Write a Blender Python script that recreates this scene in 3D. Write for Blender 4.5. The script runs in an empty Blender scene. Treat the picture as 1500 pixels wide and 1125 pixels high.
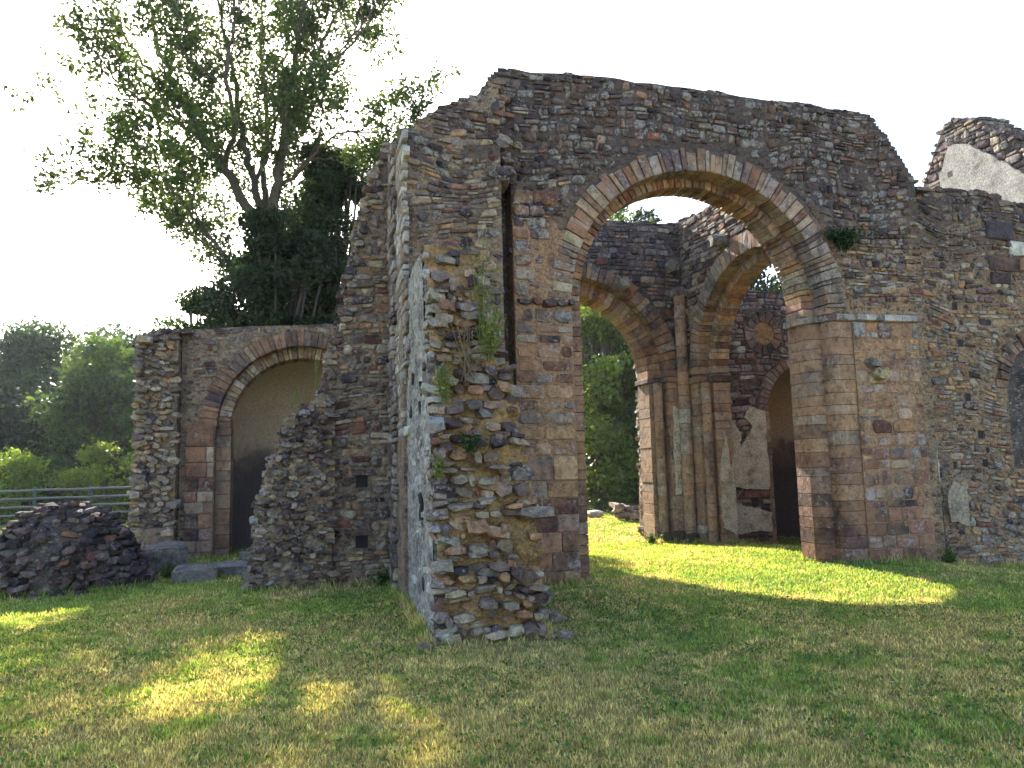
import bpy, math, random
import numpy as np
from mathutils import Vector

R = math.radians
rnd = random.Random(7)
nrs = np.random.RandomState(11)
COL = bpy.context.scene.collection
SC = bpy.context.scene

# ------------------------------------------------------------------ camera, sky, sun, exposure
CAM_H, YAW, PITCH, ROLL, FPX = 1.6, R(15), R(6.4), R(1.4), 1100.0
cam_d = bpy.data.cameras.new('camera'); cam = bpy.data.objects.new('camera', cam_d); COL.objects.link(cam)
cam_d.sensor_width = 36.0; cam_d.lens = 36.0 * FPX / 1500.0
cam_d.clip_start = 0.05; cam_d.clip_end = 2000
from mathutils import Matrix
cam.matrix_world = (Matrix.Translation((0, 0, CAM_H)) @ Matrix.Rotation(-YAW, 4, 'Z')
                    @ Matrix.Rotation(R(90) + PITCH, 4, 'X') @ Matrix.Rotation(-ROLL, 4, 'Z'))
SC.camera = cam

SUN_AZ, SUN_EL = R(-7.0), R(31.0)        # measured from +Y towards +X
world = bpy.data.worlds.new('World'); SC.world = world; world.use_nodes = True
wn = world.node_tree; bg = wn.nodes['Background']
sky = wn.nodes.new('ShaderNodeTexSky'); sky.sky_type = 'NISHITA'; sky.sun_disc = False
sky.sun_elevation = SUN_EL; sky.sun_rotation = SUN_AZ
sky.air_density = 1.0; sky.dust_density = 1.6; sky.ozone_density = 1.0; sky.altitude = 60
wn.links.new(sky.outputs[0], bg.inputs[0]); bg.inputs[1].default_value = 0.13
sl = bpy.data.lights.new('sun', 'SUN'); sl.energy = 5.0; sl.angle = R(0.53); sl.color = (1.0, 0.93, 0.80)
sun = bpy.data.objects.new('sun', sl); COL.objects.link(sun)
sdir = Vector((math.sin(SUN_AZ) * math.cos(SUN_EL), math.cos(SUN_AZ) * math.cos(SUN_EL), math.sin(SUN_EL)))
sun.rotation_euler = sdir.to_track_quat('Z', 'Y').to_euler(); sun.location = (0, 0, 40)
SC.view_settings.view_transform = 'Standard'; SC.view_settings.look = 'None'
SC.view_settings.exposure = 2.0; SC.view_settings.gamma = 1.0; SC.view_settings.use_curve_mapping = False
SC.cycles.use_denoising = True
SC.cycles.max_bounces = 8; SC.cycles.transparent_max_bounces = 8

def ray(px, py):
    x = (px - 750) / FPX; y = -(py - 562.5) / FPX
    c, s = math.cos(ROLL), math.sin(ROLL); x, y = x * c + y * s, -x * s + y * c
    f = math.cos(PITCH) - y * math.sin(PITCH); u = math.sin(PITCH) + y * math.cos(PITCH)
    return Vector((x * math.cos(YAW) + f * math.sin(YAW), -x * math.sin(YAW) + f * math.cos(YAW), u))
def on_y(px, py, yy):
    d = ray(px, py); p = d * (yy / d.y); return Vector((p.x, p.y, p.z + CAM_H))
def project(p):
    v = Vector((p[0], p[1], p[2] - CAM_H))
    f = v.x * math.sin(YAW) + v.y * math.cos(YAW); r = v.x * math.cos(YAW) - v.y * math.sin(YAW)
    fy = f * math.cos(PITCH) + v.z * math.sin(PITCH); uy = -f * math.sin(PITCH) + v.z * math.cos(PITCH)
    if fy < 0.1: return None
    return 750 + r / fy * FPX, 562.5 - uy / fy * FPX, fy

# ------------------------------------------------------------------ noise helpers
_tab = nrs.rand(256, 256)
def vnoise(x, y):
    x = np.asarray(x, float); y = np.asarray(y, float)
    xi = np.floor(x).astype(int); yi = np.floor(y).astype(int); xf = x - xi; yf = y - yi
    xf = xf * xf * (3 - 2 * xf); yf = yf * yf * (3 - 2 * yf)
    g = lambda i, j: _tab[i % 256, j % 256]
    return (g(xi, yi) * (1 - xf) * (1 - yf) + g(xi + 1, yi) * xf * (1 - yf)
            + g(xi, yi + 1) * (1 - xf) * yf + g(xi + 1, yi + 1) * xf * yf)
def fbm(x, y, o=3):
    t = 0; a = 0.5; s = 0
    for k in range(o):
        t = t + a * vnoise(np.asarray(x) * 2 ** k + 17.3 * k, np.asarray(y) * 2 ** k + 5.1 * k); s += a; a *= 0.5
    return t / s
def sstep(a, b, x):
    t = np.clip((np.asarray(x, float) - a) / (b - a), 0, 1); return t * t * (3 - 2 * t)

# ------------------------------------------------------------------ materials
def new_mat(name):
    m = bpy.data.materials.new(name); m.use_nodes = True; return m, m.node_tree, m.node_tree.nodes['Principled BSDF']
def nd(t, typ, **kw):
    n = t.nodes.new(typ)
    for k, v in kw.items(): setattr(n, k, v)
    return n
def noise(t, scale, detail=4, rough=0.6, vec=None):
    n = nd(t, 'ShaderNodeTexNoise'); n.inputs['Scale'].default_value = scale
    n.inputs['Detail'].default_value = detail; n.inputs['Roughness'].default_value = rough
    if vec is not None: t.links.new(vec, n.inputs['Vector'])
    return n
def ramp(t, src, stops):
    r = nd(t, 'ShaderNodeValToRGB'); t.links.new(src, r.inputs[0])
    while len(r.color_ramp.elements) < len(stops): r.color_ramp.elements.new(0.5)
    for e, (p, c) in zip(r.color_ramp.elements, stops):
        e.position = p; e.color = c if len(c) == 4 else (*c, 1)
    return r
def g3(v): return (v, v, v)
def mixc(t, a, b, fac, mode='MIX'):
    m = nd(t, 'ShaderNodeMix', data_type='RGBA', blend_type=mode)
    for s, i in ((fac, 0), (a, 6), (b, 7)):
        if hasattr(s, 'is_output'): t.links.new(s, m.inputs[i])
        else: m.inputs[i].default_value = s if i == 0 else (*s, 1)
    return m.outputs[2]
def math_n(t, op, a, b=None):
    m = nd(t, 'ShaderNodeMath', operation=op)
    for s, i in ((a, 0), (b, 1)):
        if s is None: continue
        if hasattr(s, 'is_output'): t.links.new(s, m.inputs[i])
        else: m.inputs[i].default_value = s
    return m.outputs[0]

def stone_material(name, lichen_col=(0.40, 0.39, 0.37), grain=1.0, bump=0.5, wash=None):
    m, t, b = new_mat(name)
    geo = nd(t, 'ShaderNodeNewGeometry'); P = geo.outputs['Position']
    at = nd(t, 'ShaderNodeAttribute', attribute_name='tone')
    n1 = noise(t, 9, 5, 0.65, P); n2 = noise(t, 60, 4, 0.7, P); n3 = noise(t, 2.3, 3, 0.6, P)
    r1 = ramp(t, n1.outputs[0], [(0.28, g3(0.36)), (0.5, g3(0.95)), (0.72, g3(1.6))])
    r2 = ramp(t, n2.outputs[0], [(0.3, g3(0.62)), (0.7, g3(1.35))])
    c = mixc(t, at.outputs['Color'], r1.outputs[0], 0.9, 'MULTIPLY')
    c = mixc(t, c, r2.outputs[0], 0.75 * grain, 'MULTIPLY')
    # rusty and ochre staining of the stone itself
    r3 = ramp(t, n3.outputs[0], [(0.52, g3(0)), (0.68, g3(1))])
    c = mixc(t, c, (0.36, 0.21, 0.10), math_n(t, 'MULTIPLY', r3.outputs[0], 0.22))
    if wash:                                   # old mortar wash and damp stains running across the blocks
        w1 = noise(t, 1.7, 6, 0.7, P); rw = ramp(t, w1.outputs[0], [(0.44, g3(0)), (0.60, g3(1))])
        c = mixc(t, c, wash, math_n(t, 'MULTIPLY', rw.outputs[0], 0.55))
        mp = nd(t, 'ShaderNodeMapping'); mp.inputs['Scale'].default_value = (1.6, 1.6, 0.7); t.links.new(P, mp.inputs['Vector'])
        w2 = noise(t, 2.1, 6, 0.7, mp.outputs[0]); rs_ = ramp(t, w2.outputs[0], [(0.54, g3(0)), (0.66, g3(1))])
        c = mixc(t, c, (0.06, 0.045, 0.042), math_n(t, 'MULTIPLY', rs_.outputs[0], 0.6))
    # lichen crusts, amount per stone in the attribute's alpha
    n4 = noise(t, 22, 4, 0.75, P); n5 = noise(t, 5, 2, 0.5, P)
    s = math_n(t, 'ADD', math_n(t, 'MULTIPLY', n4.outputs[0], 0.7), math_n(t, 'MULTIPLY', n5.outputs[0], 0.3))
    s = math_n(t, 'ADD', s, math_n(t, 'MULTIPLY', at.outputs['Alpha'], 0.19))
    rl = ramp(t, s, [(0.625, g3(0)), (0.69, g3(1))])
    c = mixc(t, c, lichen_col, math_n(t, 'MULTIPLY', rl.outputs[0], 0.6))
    # black crusts
    n6 = noise(t, 14, 5, 0.7, P)
    rb = ramp(t, n6.outputs[0], [(0.55, g3(0)), (0.64, g3(1))])
    c = mixc(t, c, (0.035, 0.03, 0.035), math_n(t, 'MULTIPLY', rb.outputs[0], 0.55))
    t.links.new(c, b.inputs['Base Color'])
    b.inputs['Roughness'].default_value = 0.92; b.inputs['Specular IOR Level'].default_value = 0.15
    h = math_n(t, 'ADD', math_n(t, 'MULTIPLY', n1.outputs[0], 1.0), math_n(t, 'MULTIPLY', n2.outputs[0], 0.45))
    bp = nd(t, 'ShaderNodeBump'); bp.inputs['Strength'].default_value = bump; bp.inputs['Distance'].default_value = 0.035
    t.links.new(h, bp.inputs['Height']); t.links.new(bp.outputs[0], b.inputs['Normal'])
    return m
M_STONE = stone_material('weathered_stone', bump=1.0)
M_ASHLAR = stone_material('dressed_stone', bump=0.8, wash=(0.41, 0.225, 0.125))

def mortar_material(name, a, b_, dark, bump=0.8, crust=None, chips=0.0):
    m, t, b = new_mat(name)
    P = nd(t, 'ShaderNodeNewGeometry').outputs['Position']
    n1 = noise(t, 3.0, 6, 0.65, P); n2 = noise(t, 28, 5, 0.7, P); n3 = noise(t, 90, 3, 0.7, P)
    r1 = ramp(t, n1.outputs[0], [(0.33, dark), (0.47, a), (0.66, b_)])
    r2 = ramp(t, n2.outputs[0], [(0.3, g3(0.35)), (0.65, g3(1.35))])
    c = mixc(t, r1.outputs[0], r2.outputs[0], 0.85, 'MULTIPLY')
    if chips:                                  # gravel and slivers of stone bedded in the mortar, too small to model
        mp = nd(t, 'ShaderNodeMapping'); mp.inputs['Scale'].default_value = (1, 1, 1.9); t.links.new(P, mp.inputs['Vector'])
        vo = nd(t, 'ShaderNodeTexVoronoi'); vo.inputs['Scale'].default_value = 13; t.links.new(mp.outputs[0], vo.inputs['Vector'])
        ve = nd(t, 'ShaderNodeTexVoronoi', feature='DISTANCE_TO_EDGE'); ve.inputs['Scale'].default_value = 13; t.links.new(mp.outputs[0], ve.inputs['Vector'])
        sp0 = nd(t, 'ShaderNodeSeparateColor'); t.links.new(vo.outputs['Color'], sp0.inputs[0])
        rc0 = ramp(t, sp0.outputs[0], [(0.0, (.07, .055, .055)), (.3, (.16, .12, .105)), (.6, (.25, .2, .16)), (1.0, (.36, .33, .29))])
        ed = ramp(t, ve.outputs['Distance'], [(0.05, g3(0)), (0.13, g3(1))]); on = ramp(t, sp0.outputs[1], [(.42, g3(0)), (.46, g3(1))])
        fc_ = math_n(t, 'MULTIPLY', math_n(t, 'MULTIPLY', ed.outputs[0], on.outputs[0]), chips)
        c = mixc(t, c, mixc(t, rc0.outputs[0], r2.outputs[0], 0.9, 'MULTIPLY'), fc_)
    if crust:                                  # black weather crust on the exposed wall heads, ragged lower edge
        sp = nd(t, 'ShaderNodeSeparateXYZ'); t.links.new(P, sp.inputs[0])
        e = math_n(t, 'ADD', math_n(t, 'MULTIPLY', sp.outputs[2], 0.30), math_n(t, 'MULTIPLY', n1.outputs[0], 1.1))
        rc = ramp(t, math_n(t, 'SUBTRACT', e, crust), [(0.0, g3(0)), (0.5, g3(1))])
        c = mixc(t, c, (0.085, 0.072, 0.075), math_n(t, 'MULTIPLY', rc.outputs[0], 0.85))
    t.links.new(c, b.inputs['Base Color']); b.inputs['Roughness'].default_value = 0.95
    b.inputs['Specular IOR Level'].default_value = 0.1
    h = math_n(t, 'ADD', n2.outputs[0], math_n(t, 'MULTIPLY', n3.outputs[0], 0.4))
    if chips: h = math_n(t, 'ADD', h, fc_)
    bp = nd(t, 'ShaderNodeBump'); bp.inputs['Strength'].default_value = bump; bp.inputs['Distance'].default_value = 0.04
    t.links.new(h, bp.inputs['Height']); t.links.new(bp.outputs[0], b.inputs['Normal'])
    return m
M_MORTAR = mortar_material('lime_mortar', (0.28, 0.20, 0.14), (0.38, 0.27, 0.175), (0.12, 0.09, 0.08), chips=.8)
M_MORTAR_W = mortar_material('weathered_wall_mortar', (0.30, 0.19, 0.11), (0.42, 0.27, 0.15), (0.12, 0.09, 0.08), crust=1.80, chips=.8)
M_MORTAR_O = mortar_material('ochre_earth_mortar', (0.36, 0.215, 0.09), (0.46, 0.30, 0.14), (0.17, 0.105, 0.06), chips=.35)
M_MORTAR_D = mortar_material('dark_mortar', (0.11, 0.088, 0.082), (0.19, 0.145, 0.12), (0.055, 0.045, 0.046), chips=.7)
M_MORTAR_R = mortar_material('pinkish_mortar', (0.38, 0.215, 0.125), (0.45, 0.28, 0.16), (0.18, 0.115, 0.09), chips=.25)
M_PLASTER = mortar_material('old_lime_plaster', (0.50, 0.43, 0.335), (0.62, 0.56, 0.46), (0.27, 0.21, 0.15), bump=0.35)
M_PLASTER_T = mortar_material('tan_vault_plaster', (0.31, 0.24, 0.17), (0.38, 0.30, 0.21), (0.20, 0.15, 0.115), bump=0.35)
M_PLASTER_G = mortar_material('weathered_render_with_skylight', (0.42, 0.395, 0.35), (0.54, 0.51, 0.455), (0.2, 0.18, 0.165), bump=1.0, chips=.5)  # render colour raised to hold the brightness of the left sky

def leaf_material(name, trans=0.45, rough=0.5):
    m, t, b = new_mat(name)
    at = nd(t, 'ShaderNodeAttribute', attribute_name='tone')
    t.links.new(at.outputs['Color'], b.inputs['Base Color'])
    b.inputs['Roughness'].default_value = rough; b.inputs['Specular IOR Level'].default_value = 0.3
    tr = nd(t, 'ShaderNodeBsdfTranslucent')
    tc = mixc(t, at.outputs['Color'], (1.35, 1.35, 0.55), 1.0, 'MULTIPLY'); t.links.new(tc, tr.inputs[0])
    mx = nd(t, 'ShaderNodeMixShader'); mx.inputs[0].default_value = trans
    t.links.new(b.outputs[0], mx.inputs[1]); t.links.new(tr.outputs[0], mx.inputs[2])
    t.links.new(mx.outputs[0], t.nodes['Material Output'].inputs['Surface'])
    return m
M_LEAF = leaf_material('leaf', 0.42); M_GRASS = leaf_material('grass_blade', 0.45, 0.6)

def plain_material(name, col, var=0.3, scale=20, rough=0.8, metal=0.0, bump=0.3):
    m, t, b = new_mat(name)
    P = nd(t, 'ShaderNodeNewGeometry').outputs['Position']
    n = noise(t, scale, 5, 0.6, P)
    r = ramp(t, n.outputs[0], [(0.3, g3(1 - var)), (0.7, g3(1 + var))])
    t.links.new(mixc(t, col, r.outputs[0], 1.0, 'MULTIPLY'), b.inputs['Base Color'])
    b.inputs['Roughness'].default_value = rough; b.inputs['Metallic'].default_value = metal
    bp = nd(t, 'ShaderNodeBump'); bp.inputs['Strength'].default_value = bump; bp.inputs['Distance'].default_value = 0.02
    t.links.new(n.outputs[0], bp.inputs['Height']); t.links.new(bp.outputs[0], b.inputs['Normal'])
    return m
M_BARK = plain_material('bark', (0.085, 0.07, 0.055), 0.4, 18, 0.95, bump=0.8)
M_POST = plain_material('dark_green_painted_steel', (0.02, 0.045, 0.035), 0.2, 10, 0.5)
M_RAIL = plain_material('glossy_green_rail', (0.10, 0.105, 0.095), 0.15, 10, 0.25, 0.2, 0.05)

# ------------------------------------------------------------------ object helpers
def mesh_obj(name, verts, faces, mat, parent=None, tones=None, smooth=False, origin=None):
    """links ONE mesh object; verts in world space, moved to origin (its own centre by default)"""
    V = np.asarray(verts, float)
    o_ = np.asarray(origin if origin is not None else V.mean(axis=0), float)
    me = bpy.data.meshes.new(name); me.from_pydata((V - o_).tolist(), [], faces)
    if tones is not None:
        a = me.color_attributes.new('tone', 'FLOAT_COLOR', 'POINT')
        T = np.asarray(tones, float)
        if T.ndim == 1: T = np.tile(T, (len(V), 1))
        a.data.foreach_set('color', T.astype(np.float32).ravel())
    if smooth: me.polygons.foreach_set('use_smooth', [True] * len(me.polygons))
    me.materials.append(mat); me.update()
    ob = bpy.data.objects.new(name, me); COL.objects.link(ob)
    if parent is not None:
        ob.parent = parent; ob.location = Vector(o_) - parent.location
    else: ob.location = o_
    return ob
def fast_mesh(name, V, tris, tones, mat, parent=None, origin=(0, 0, 0)):
    """numpy triangle soup, one object"""
    V = np.asarray(V, np.float32) - np.asarray(origin, np.float32); n = len(tris)
    me = bpy.data.meshes.new(name); me.vertices.add(len(V)); me.vertices.foreach_set('co', V.ravel())
    me.loops.add(n * 3); me.loops.foreach_set('vertex_index', np.asarray(tris, np.int32).ravel())
    me.polygons.add(n); me.polygons.foreach_set('loop_start', np.arange(0, n * 3, 3, dtype=np.int32))
    me.polygons.foreach_set('loop_total', np.full(n, 3, np.int32))
    me.update(calc_edges=True)
    a = me.color_attributes.new('tone', 'FLOAT_COLOR', 'POINT'); a.data.foreach_set('color', np.asarray(tones, np.float32).ravel())
    me.materials.append(mat); ob = bpy.data.objects.new(name, me); COL.objects.link(ob)
    if parent is not None: ob.parent = parent; ob.location = Vector(origin) - parent.location
    else: ob.location = origin
    return ob
def empty(name, loc, label, cat, group=None):
    o = bpy.data.objects.new(name, None); COL.objects.link(o); o.location = loc; o.empty_display_size = 0.2
    o['label'] = label; o['category'] = cat; o['kind'] = 'thing'
    if group: o['group'] = group
    return o
def tag(o, label, cat, group=None):
    o['label'] = label; o['category'] = cat
    if group: o['group'] = group
    return o

class Frame:
    """a plane: u to the right as one looks at it, v up, n towards the viewer"""
    def __init__(s, O, U, N=None):
        s.O = np.array(O, float); s.U = np.array(U, float); s.V = np.array((0, 0, 1.0)); s.N = np.cross(s.U, s.V)
    def __call__(s, p):
        p = np.asarray(p, float); return s.O + p[:, :1] * s.U + p[:, 1:2] * s.V + p[:, 2:3] * s.N

# ------------------------------------------------------------------ stone palettes
PAL = {
 'schist': [(.105, .073, .077), (.135, .094, .09), (.085, .066, .074), (.155, .12, .11), (.13, .085, .075), (.175, .14, .13)],
 'red':    [(.235, .108, .078), (.18, .08, .06), (.28, .145, .10), (.13, .062, .052), (.27, .175, .135)],
 'orange': [(.40, .225, .12), (.37, .205, .11), (.43, .265, .15), (.33, .20, .12)],
 'tan':    [(.35, .27, .19), (.30, .23, .165), (.39, .31, .225), (.27, .215, .17)],
 'grey':   [(.215, .17, .148), (.17, .134, .122), (.265, .215, .185), (.195, .145, .125)],
 'pale':   [(.46, .43, .385), (.41, .385, .35), (.50, .47, .42)],
 'dark':   [(.065, .045, .047), (.085, .057, .055), (.05, .042, .047)],
}
def pick(weights):
    ks = list(weights); k = rnd.choices(ks, [weights[q] for q in ks])[0]
    c = rnd.choice(PAL[k]); f = rnd.uniform(0.8, 1.22)
    return [min(0.8, x * f * rnd.uniform(0.95, 1.05)) for x in c]

def pick_soft(weights, k=.5):
    tot = sum(weights.values()); m = np.zeros(3)
    for q, w in weights.items(): m += np.mean(PAL[q], axis=0) * w / tot
    return list(np.array(pick(weights)) * (1 - k) + m * k)
# ------------------------------------------------------------------ single stones
def stone_poly(poly, proud, back, bevel, rough, fr):
    """a dressed or rubble stone whose face is the 2-D polygon; returns world verts and faces"""
    n = len(poly); P = np.array(poly, float); c = P.mean(axis=0)
    tilt = np.array([rnd.uniform(-1, 1), rnd.uniform(-1, 1)]) * rough
    size = max(0.04, np.abs(P - c).max())
    d = np.linalg.norm(P - c, axis=1, keepdims=True); k = np.clip(1 - bevel / np.maximum(d, 1e-4) * 1.4, 0.45, 1)
    Q = c + (P - c) * k
    zq = proud + ((Q - c) @ tilt) / size + np.array([rnd.uniform(-.5, .5) * rough for _ in range(n)])
    ze = np.minimum(zq - bevel * rnd.uniform(0.6, 1.1), proud)
    v = np.vstack([np.c_[P, np.full(n, back)], np.c_[P, ze], np.c_[Q, zq], [[c[0] + rnd.uniform(-.25, .25) * size, c[1], proud + rnd.uniform(-.3, .9) * rough]]])
    f = []
    for i in range(n):
        j = (i + 1) % n
        f += [(i, j, n + j, n + i), (n + i, n + j, 2 * n + j, 2 * n + i), (2 * n + i, 2 * n + j, 3 * n)]
    return fr(v), f
def rock(center, size, fr, rot=0.3):
    """an irregular angular stone sticking out of a torn face or lying on a mound (42 triangles)"""
    a, b, c = size; v = [(0, 0, -1)]; 
    m = 6
    for z, r in ((-0.92, .93), (rnd.uniform(-.1, .45), 1.0), (0.9, rnd.uniform(.86, 1.02))):
        o = rnd.uniform(0, .6)
        for i in range(m):
            an = o + 2 * math.pi * i / m + rnd.uniform(-.22, .22); cx, sy = math.cos(an), math.sin(an)
            q = 1 / (abs(cx) ** 9 + abs(sy) ** 9) ** (1 / 9)
            rr = r * q * rnd.uniform(.7, 1.06); v.append((rr * cx, rr * sy, z + rnd.uniform(-.2, .12)))
    v.append((rnd.uniform(-.3, .3), rnd.uniform(-.3, .3), rnd.uniform(.82, .98)))
    v = np.array(v) * np.array((a, b, c)) * 0.5
    for ax in range(3):
        an = rnd.uniform(-rot, rot); i, j = [(1, 2), (0, 2), (0, 1)][ax]; co, si = math.cos(an), math.sin(an)
        vi = v[:, i] * co - v[:, j] * si; vj = v[:, i] * si + v[:, j] * co; v[:, i] = vi; v[:, j] = vj
    f = []
    for i in range(m):
        j = (i + 1) % m
        f.append((0, 1 + j, 1 + i))
        for k in range(2):
            p = 1 + k * m; f.append((p + i, p + j, p + m + j, p + m + i))
        f.append((1 + 2 * m + i, 1 + 2 * m + j, 1 + 3 * m))
    return fr(v + np.array(center)), f
def prism(plan, z0, z1, bevel=0.01, inner=None):
    """a course stone standing on a plan polygon (world XY), top and bottom arrises rounded"""
    P = np.array(plan, float); n = len(P); c = P.mean(axis=0); Q = c + (P - c) * (1 - bevel * 2.2 / max(.05, np.abs(P - c).max()))
    z0 += 0.0025; z1 -= 0.0025
    w = 1 + rnd.uniform(-.012, .012)
    P = c + (P - c) * w; Q = c + (Q - c) * w
    v = np.vstack([np.c_[Q, np.full(n, z0)], np.c_[P, np.full(n, z0 + bevel)], np.c_[P, np.full(n, z1 - bevel)], np.c_[Q, np.full(n, z1)]])
    f = [tuple(range(n))[::-1], tuple(range(3 * n, 4 * n))]
    for k in range(3):
        for i in range(n):
            j = (i + 1) % n; f.append((k * n + i, k * n + j, (k + 1) * n + j, (k + 1) * n + i))
    return v, f

# ------------------------------------------------------------------ a masonry thing
class Masonry:
    def __init__(s, name, loc, label, cat='wall', group=None):
        s.root = empty(name, loc, label, cat, group); s.st = {}
    def add(s, kind, vf, col, lichen=0.3, mat=None):
        v, f = vf; v = np.asarray(v)
        s.st.setdefault((kind, mat or M_STONE), []).append((v, f, (*col, lichen)))
    def core(s, name, pts, fr, n0, n1, mat):
        """extruded outline, n0 nearest the viewer"""
        k = len(pts); P = np.array(pts, float)
        v = np.vstack([np.c_[P, np.full(k, n0)], np.c_[P, np.full(k, n1)]])
        f = [tuple(range(k)), tuple(range(2 * k - 1, k - 1, -1))] + [(i, i + k, (i + 1) % k + k, (i + 1) % k) for i in range(k)]
        return mesh_obj(name, fr(v), f, mat, s.root)
    def part(s, name, v, f, mat, tone=None, smooth=False): return mesh_obj(name, v, f, mat, s.root, tone, smooth)
    def finish(s, limit=300):
        bykind = {}
        for (kind, mat), L in s.st.items():
            for it in L: bykind.setdefault(kind, []).append((it, mat))
        for kind, L in bykind.items():
            sc = []
            for i, (it, mat) in enumerate(L):
                v = it[0]; a = -1
                q = [project(p) for p in v[::3]]
                if all(q):
                    xs = [t[0] for t in q]; ys = [t[1] for t in q]
                    if 0 < sum(xs) / len(xs) < 1500 and 0 < sum(ys) / len(ys) < 1125: a = (max(xs) - min(xs)) * (max(ys) - min(ys))
                sc.append((a, i))
            sc.sort(reverse=True); keep = set(i for a, i in sc[:limit] if a > 60)
            rest = {}
            for i, (it, mat) in enumerate(L):
                if i in keep: mesh_obj(kind, it[0], it[1], mat, s.root, it[2])
                else: rest.setdefault(mat, []).append(it)
            for mat, R_ in rest.items():
                vs, fs, ts, k = [], [], [], 0
                for v, f, t in R_:
                    vs.append(v); fs += [tuple(a + k for a in g) for g in f]; ts.append(np.tile(t, (len(v), 1))); k += len(v)
                o = mesh_obj('small_' + kind + 's' if not kind.endswith('stone') else 'small_stones', np.vstack(vs), fs, mat, s.root, np.vstack(ts))
                o['kind'] = 'stuff'
        return s.root

def fits(poly, inside):
    for k in (1.0, 0.8, 0.6, 0.42):
        c = np.mean(poly, axis=0); q = c + (np.array(poly) - c) * k
        if all(inside(*p) for p in q): return q
    return None
def courses(ms, fr, u0, u1, v0, v1, inside, hr, wr, weights, kind='stone', joint=0.012, proud=(0.0, 0.03), rough=0.012,
            bevel=0.018, back=-0.06, cut=(0.12, 0.38), warp=0.05, split=0.25, lichen=(0.0, 0.6), mat=None, drop=0.02, seed=0, jit=0.12):
    """lays courses of stones over the face; weights(u, v) gives the palette mix there"""
    v = v0; row = 0
    while v < v1 - 0.02:
        h = min(rnd.uniform(*hr), v1 - v)
        if v1 - v - h < hr[0] * 0.6: h = v1 - v
        u = u0 - (rnd.uniform(0, wr[0]) if warp > 0 else 0)
        while u < u1 - 0.01:
            w = rnd.uniform(*wr) * (0.75 + 0.5 * h / hr[1])
            if warp <= 0 and u1 - u - w < wr[0] * 0.5: w = u1 - u
            cells = [(u, v, w, h)]
            if rnd.random() < split and h > hr[0] * 1.2:
                k = rnd.uniform(.38, .62); cells = [(u, v, w, h * k), (u, v + h * k, w, h * (1 - k))]
            elif rnd.random() < split * 0.6 and w > wr[0] * 1.6:
                k = rnd.uniform(.4, .6); cells = [(u, v, w * k, h), (u + w * k, v, w * (1 - k), h)]
            for (a, b, ww, hh) in cells:
                if rnd.random() < drop: continue
                j = joint * rnd.uniform(.5, 1.3); x0, x1, y0, y1 = a + j / 2, a + ww - j / 2, b + j / 2, b + hh - j / 2
                if x1 - x0 < .025 or y1 - y0 < .02: continue
                m = min(x1 - x0, y1 - y0); P = []
                for (cx, cy, sx, sy) in ((x0, y0, 1, 1), (x1, y0, -1, 1), (x1, y1, -1, -1), (x0, y1, 1, -1)):
                    k1, k2 = rnd.uniform(*cut) * m, rnd.uniform(*cut) * m
                    e = [(cx, cy + sy * k2), (cx + sx * k1, cy)]
                    if (sx, sy) in ((-1, 1), (1, -1)): e.reverse()
                    P += e
                P = [(x + rnd.uniform(-jit, jit) * m * .5, y + rnd.uniform(-jit, jit) * m * .5) for x, y in P]
                if warp > 0: P = [(x + warp * .6 * (float(vnoise(x * 1.7 + 9, y * 1.7)) - .5), y + warp * 2 * (float(vnoise(x * 1.1 + seed, y * 1.3)) - .5)) for x, y in P]
                q = fits(P, inside)
                if q is None: continue
                c = q.mean(axis=0); W = weights(c[0], c[1])
                ms.add(kind, stone_poly(q, rnd.uniform(*proud), back, min(bevel, m * .25), rough * min(1, m / .1), fr), pick(W), rnd.uniform(*lichen), mat)
            u += w
        v += h; row += 1
def rubble_face(ms, fr, u0, u1, v0, v1, inside, hr, wr, weights, depth=(0.0, 0.12), density=1.0, kind='stone', lichen=(0, .6), rot=.3, base=0.0):
    """a torn face: stones of the wall core sticking out unevenly"""
    v = v0
    while v < v1:
        h = rnd.uniform(*hr); u = u0 + rnd.uniform(-.05, .05)
        while u < u1:
            w = rnd.uniform(*wr); cu, cv = u + w / 2, v + h / 2 + rnd.uniform(-.03, .03)
            if rnd.random() < density and inside(cu, cv) and inside(cu, cv + h * .4):
                hh = h * rnd.uniform(.7, 1.12); d = rnd.uniform(.12, .26)
                ms.add(kind, rock((cu, cv, base + rnd.uniform(*depth) - d * .25), (w * rnd.uniform(.85, 1.1), hh, d), fr, rot), pick(weights(cu, cv)), rnd.uniform(*lichen))
            u += w * rnd.uniform(.86, 1.02)
        v += h * rnd.uniform(.84, .98)
def rough_sheet(ms, name, fr, u0, u1, v0, v1, inside, mat, amp, step=0.06, base=0.0, freq=5):
    """the mortar bed of a torn face: an uneven sheet"""
    nu = int((u1 - u0) / step) + 1; nv = int((v1 - v0) / step) + 1
    us = np.linspace(u0, u1, nu); vs = np.linspace(v0, v1, nv); U, V = np.meshgrid(us, vs)
    Z = base + amp * (fbm(U * freq + 31, V * freq + 7, 4) - .5) * 2
    v = fr(np.c_[U.ravel(), V.ravel(), Z.ravel()]); f = []
    for i in range(nv - 1):
        for j in range(nu - 1):
            if inside((us[j] + us[j + 1]) / 2, (vs[i] + vs[i + 1]) / 2):
                a = i * nu + j; f.append((a, a + 1, a + nu + 1, a + nu))
    used = sorted(set(x for q in f for x in q)); mp = {x: i for i, x in enumerate(used)}
    return mesh_obj(name, v[used], [tuple(mp[x] for x in q) for q in f], mat, ms.root, smooth=True)
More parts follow.
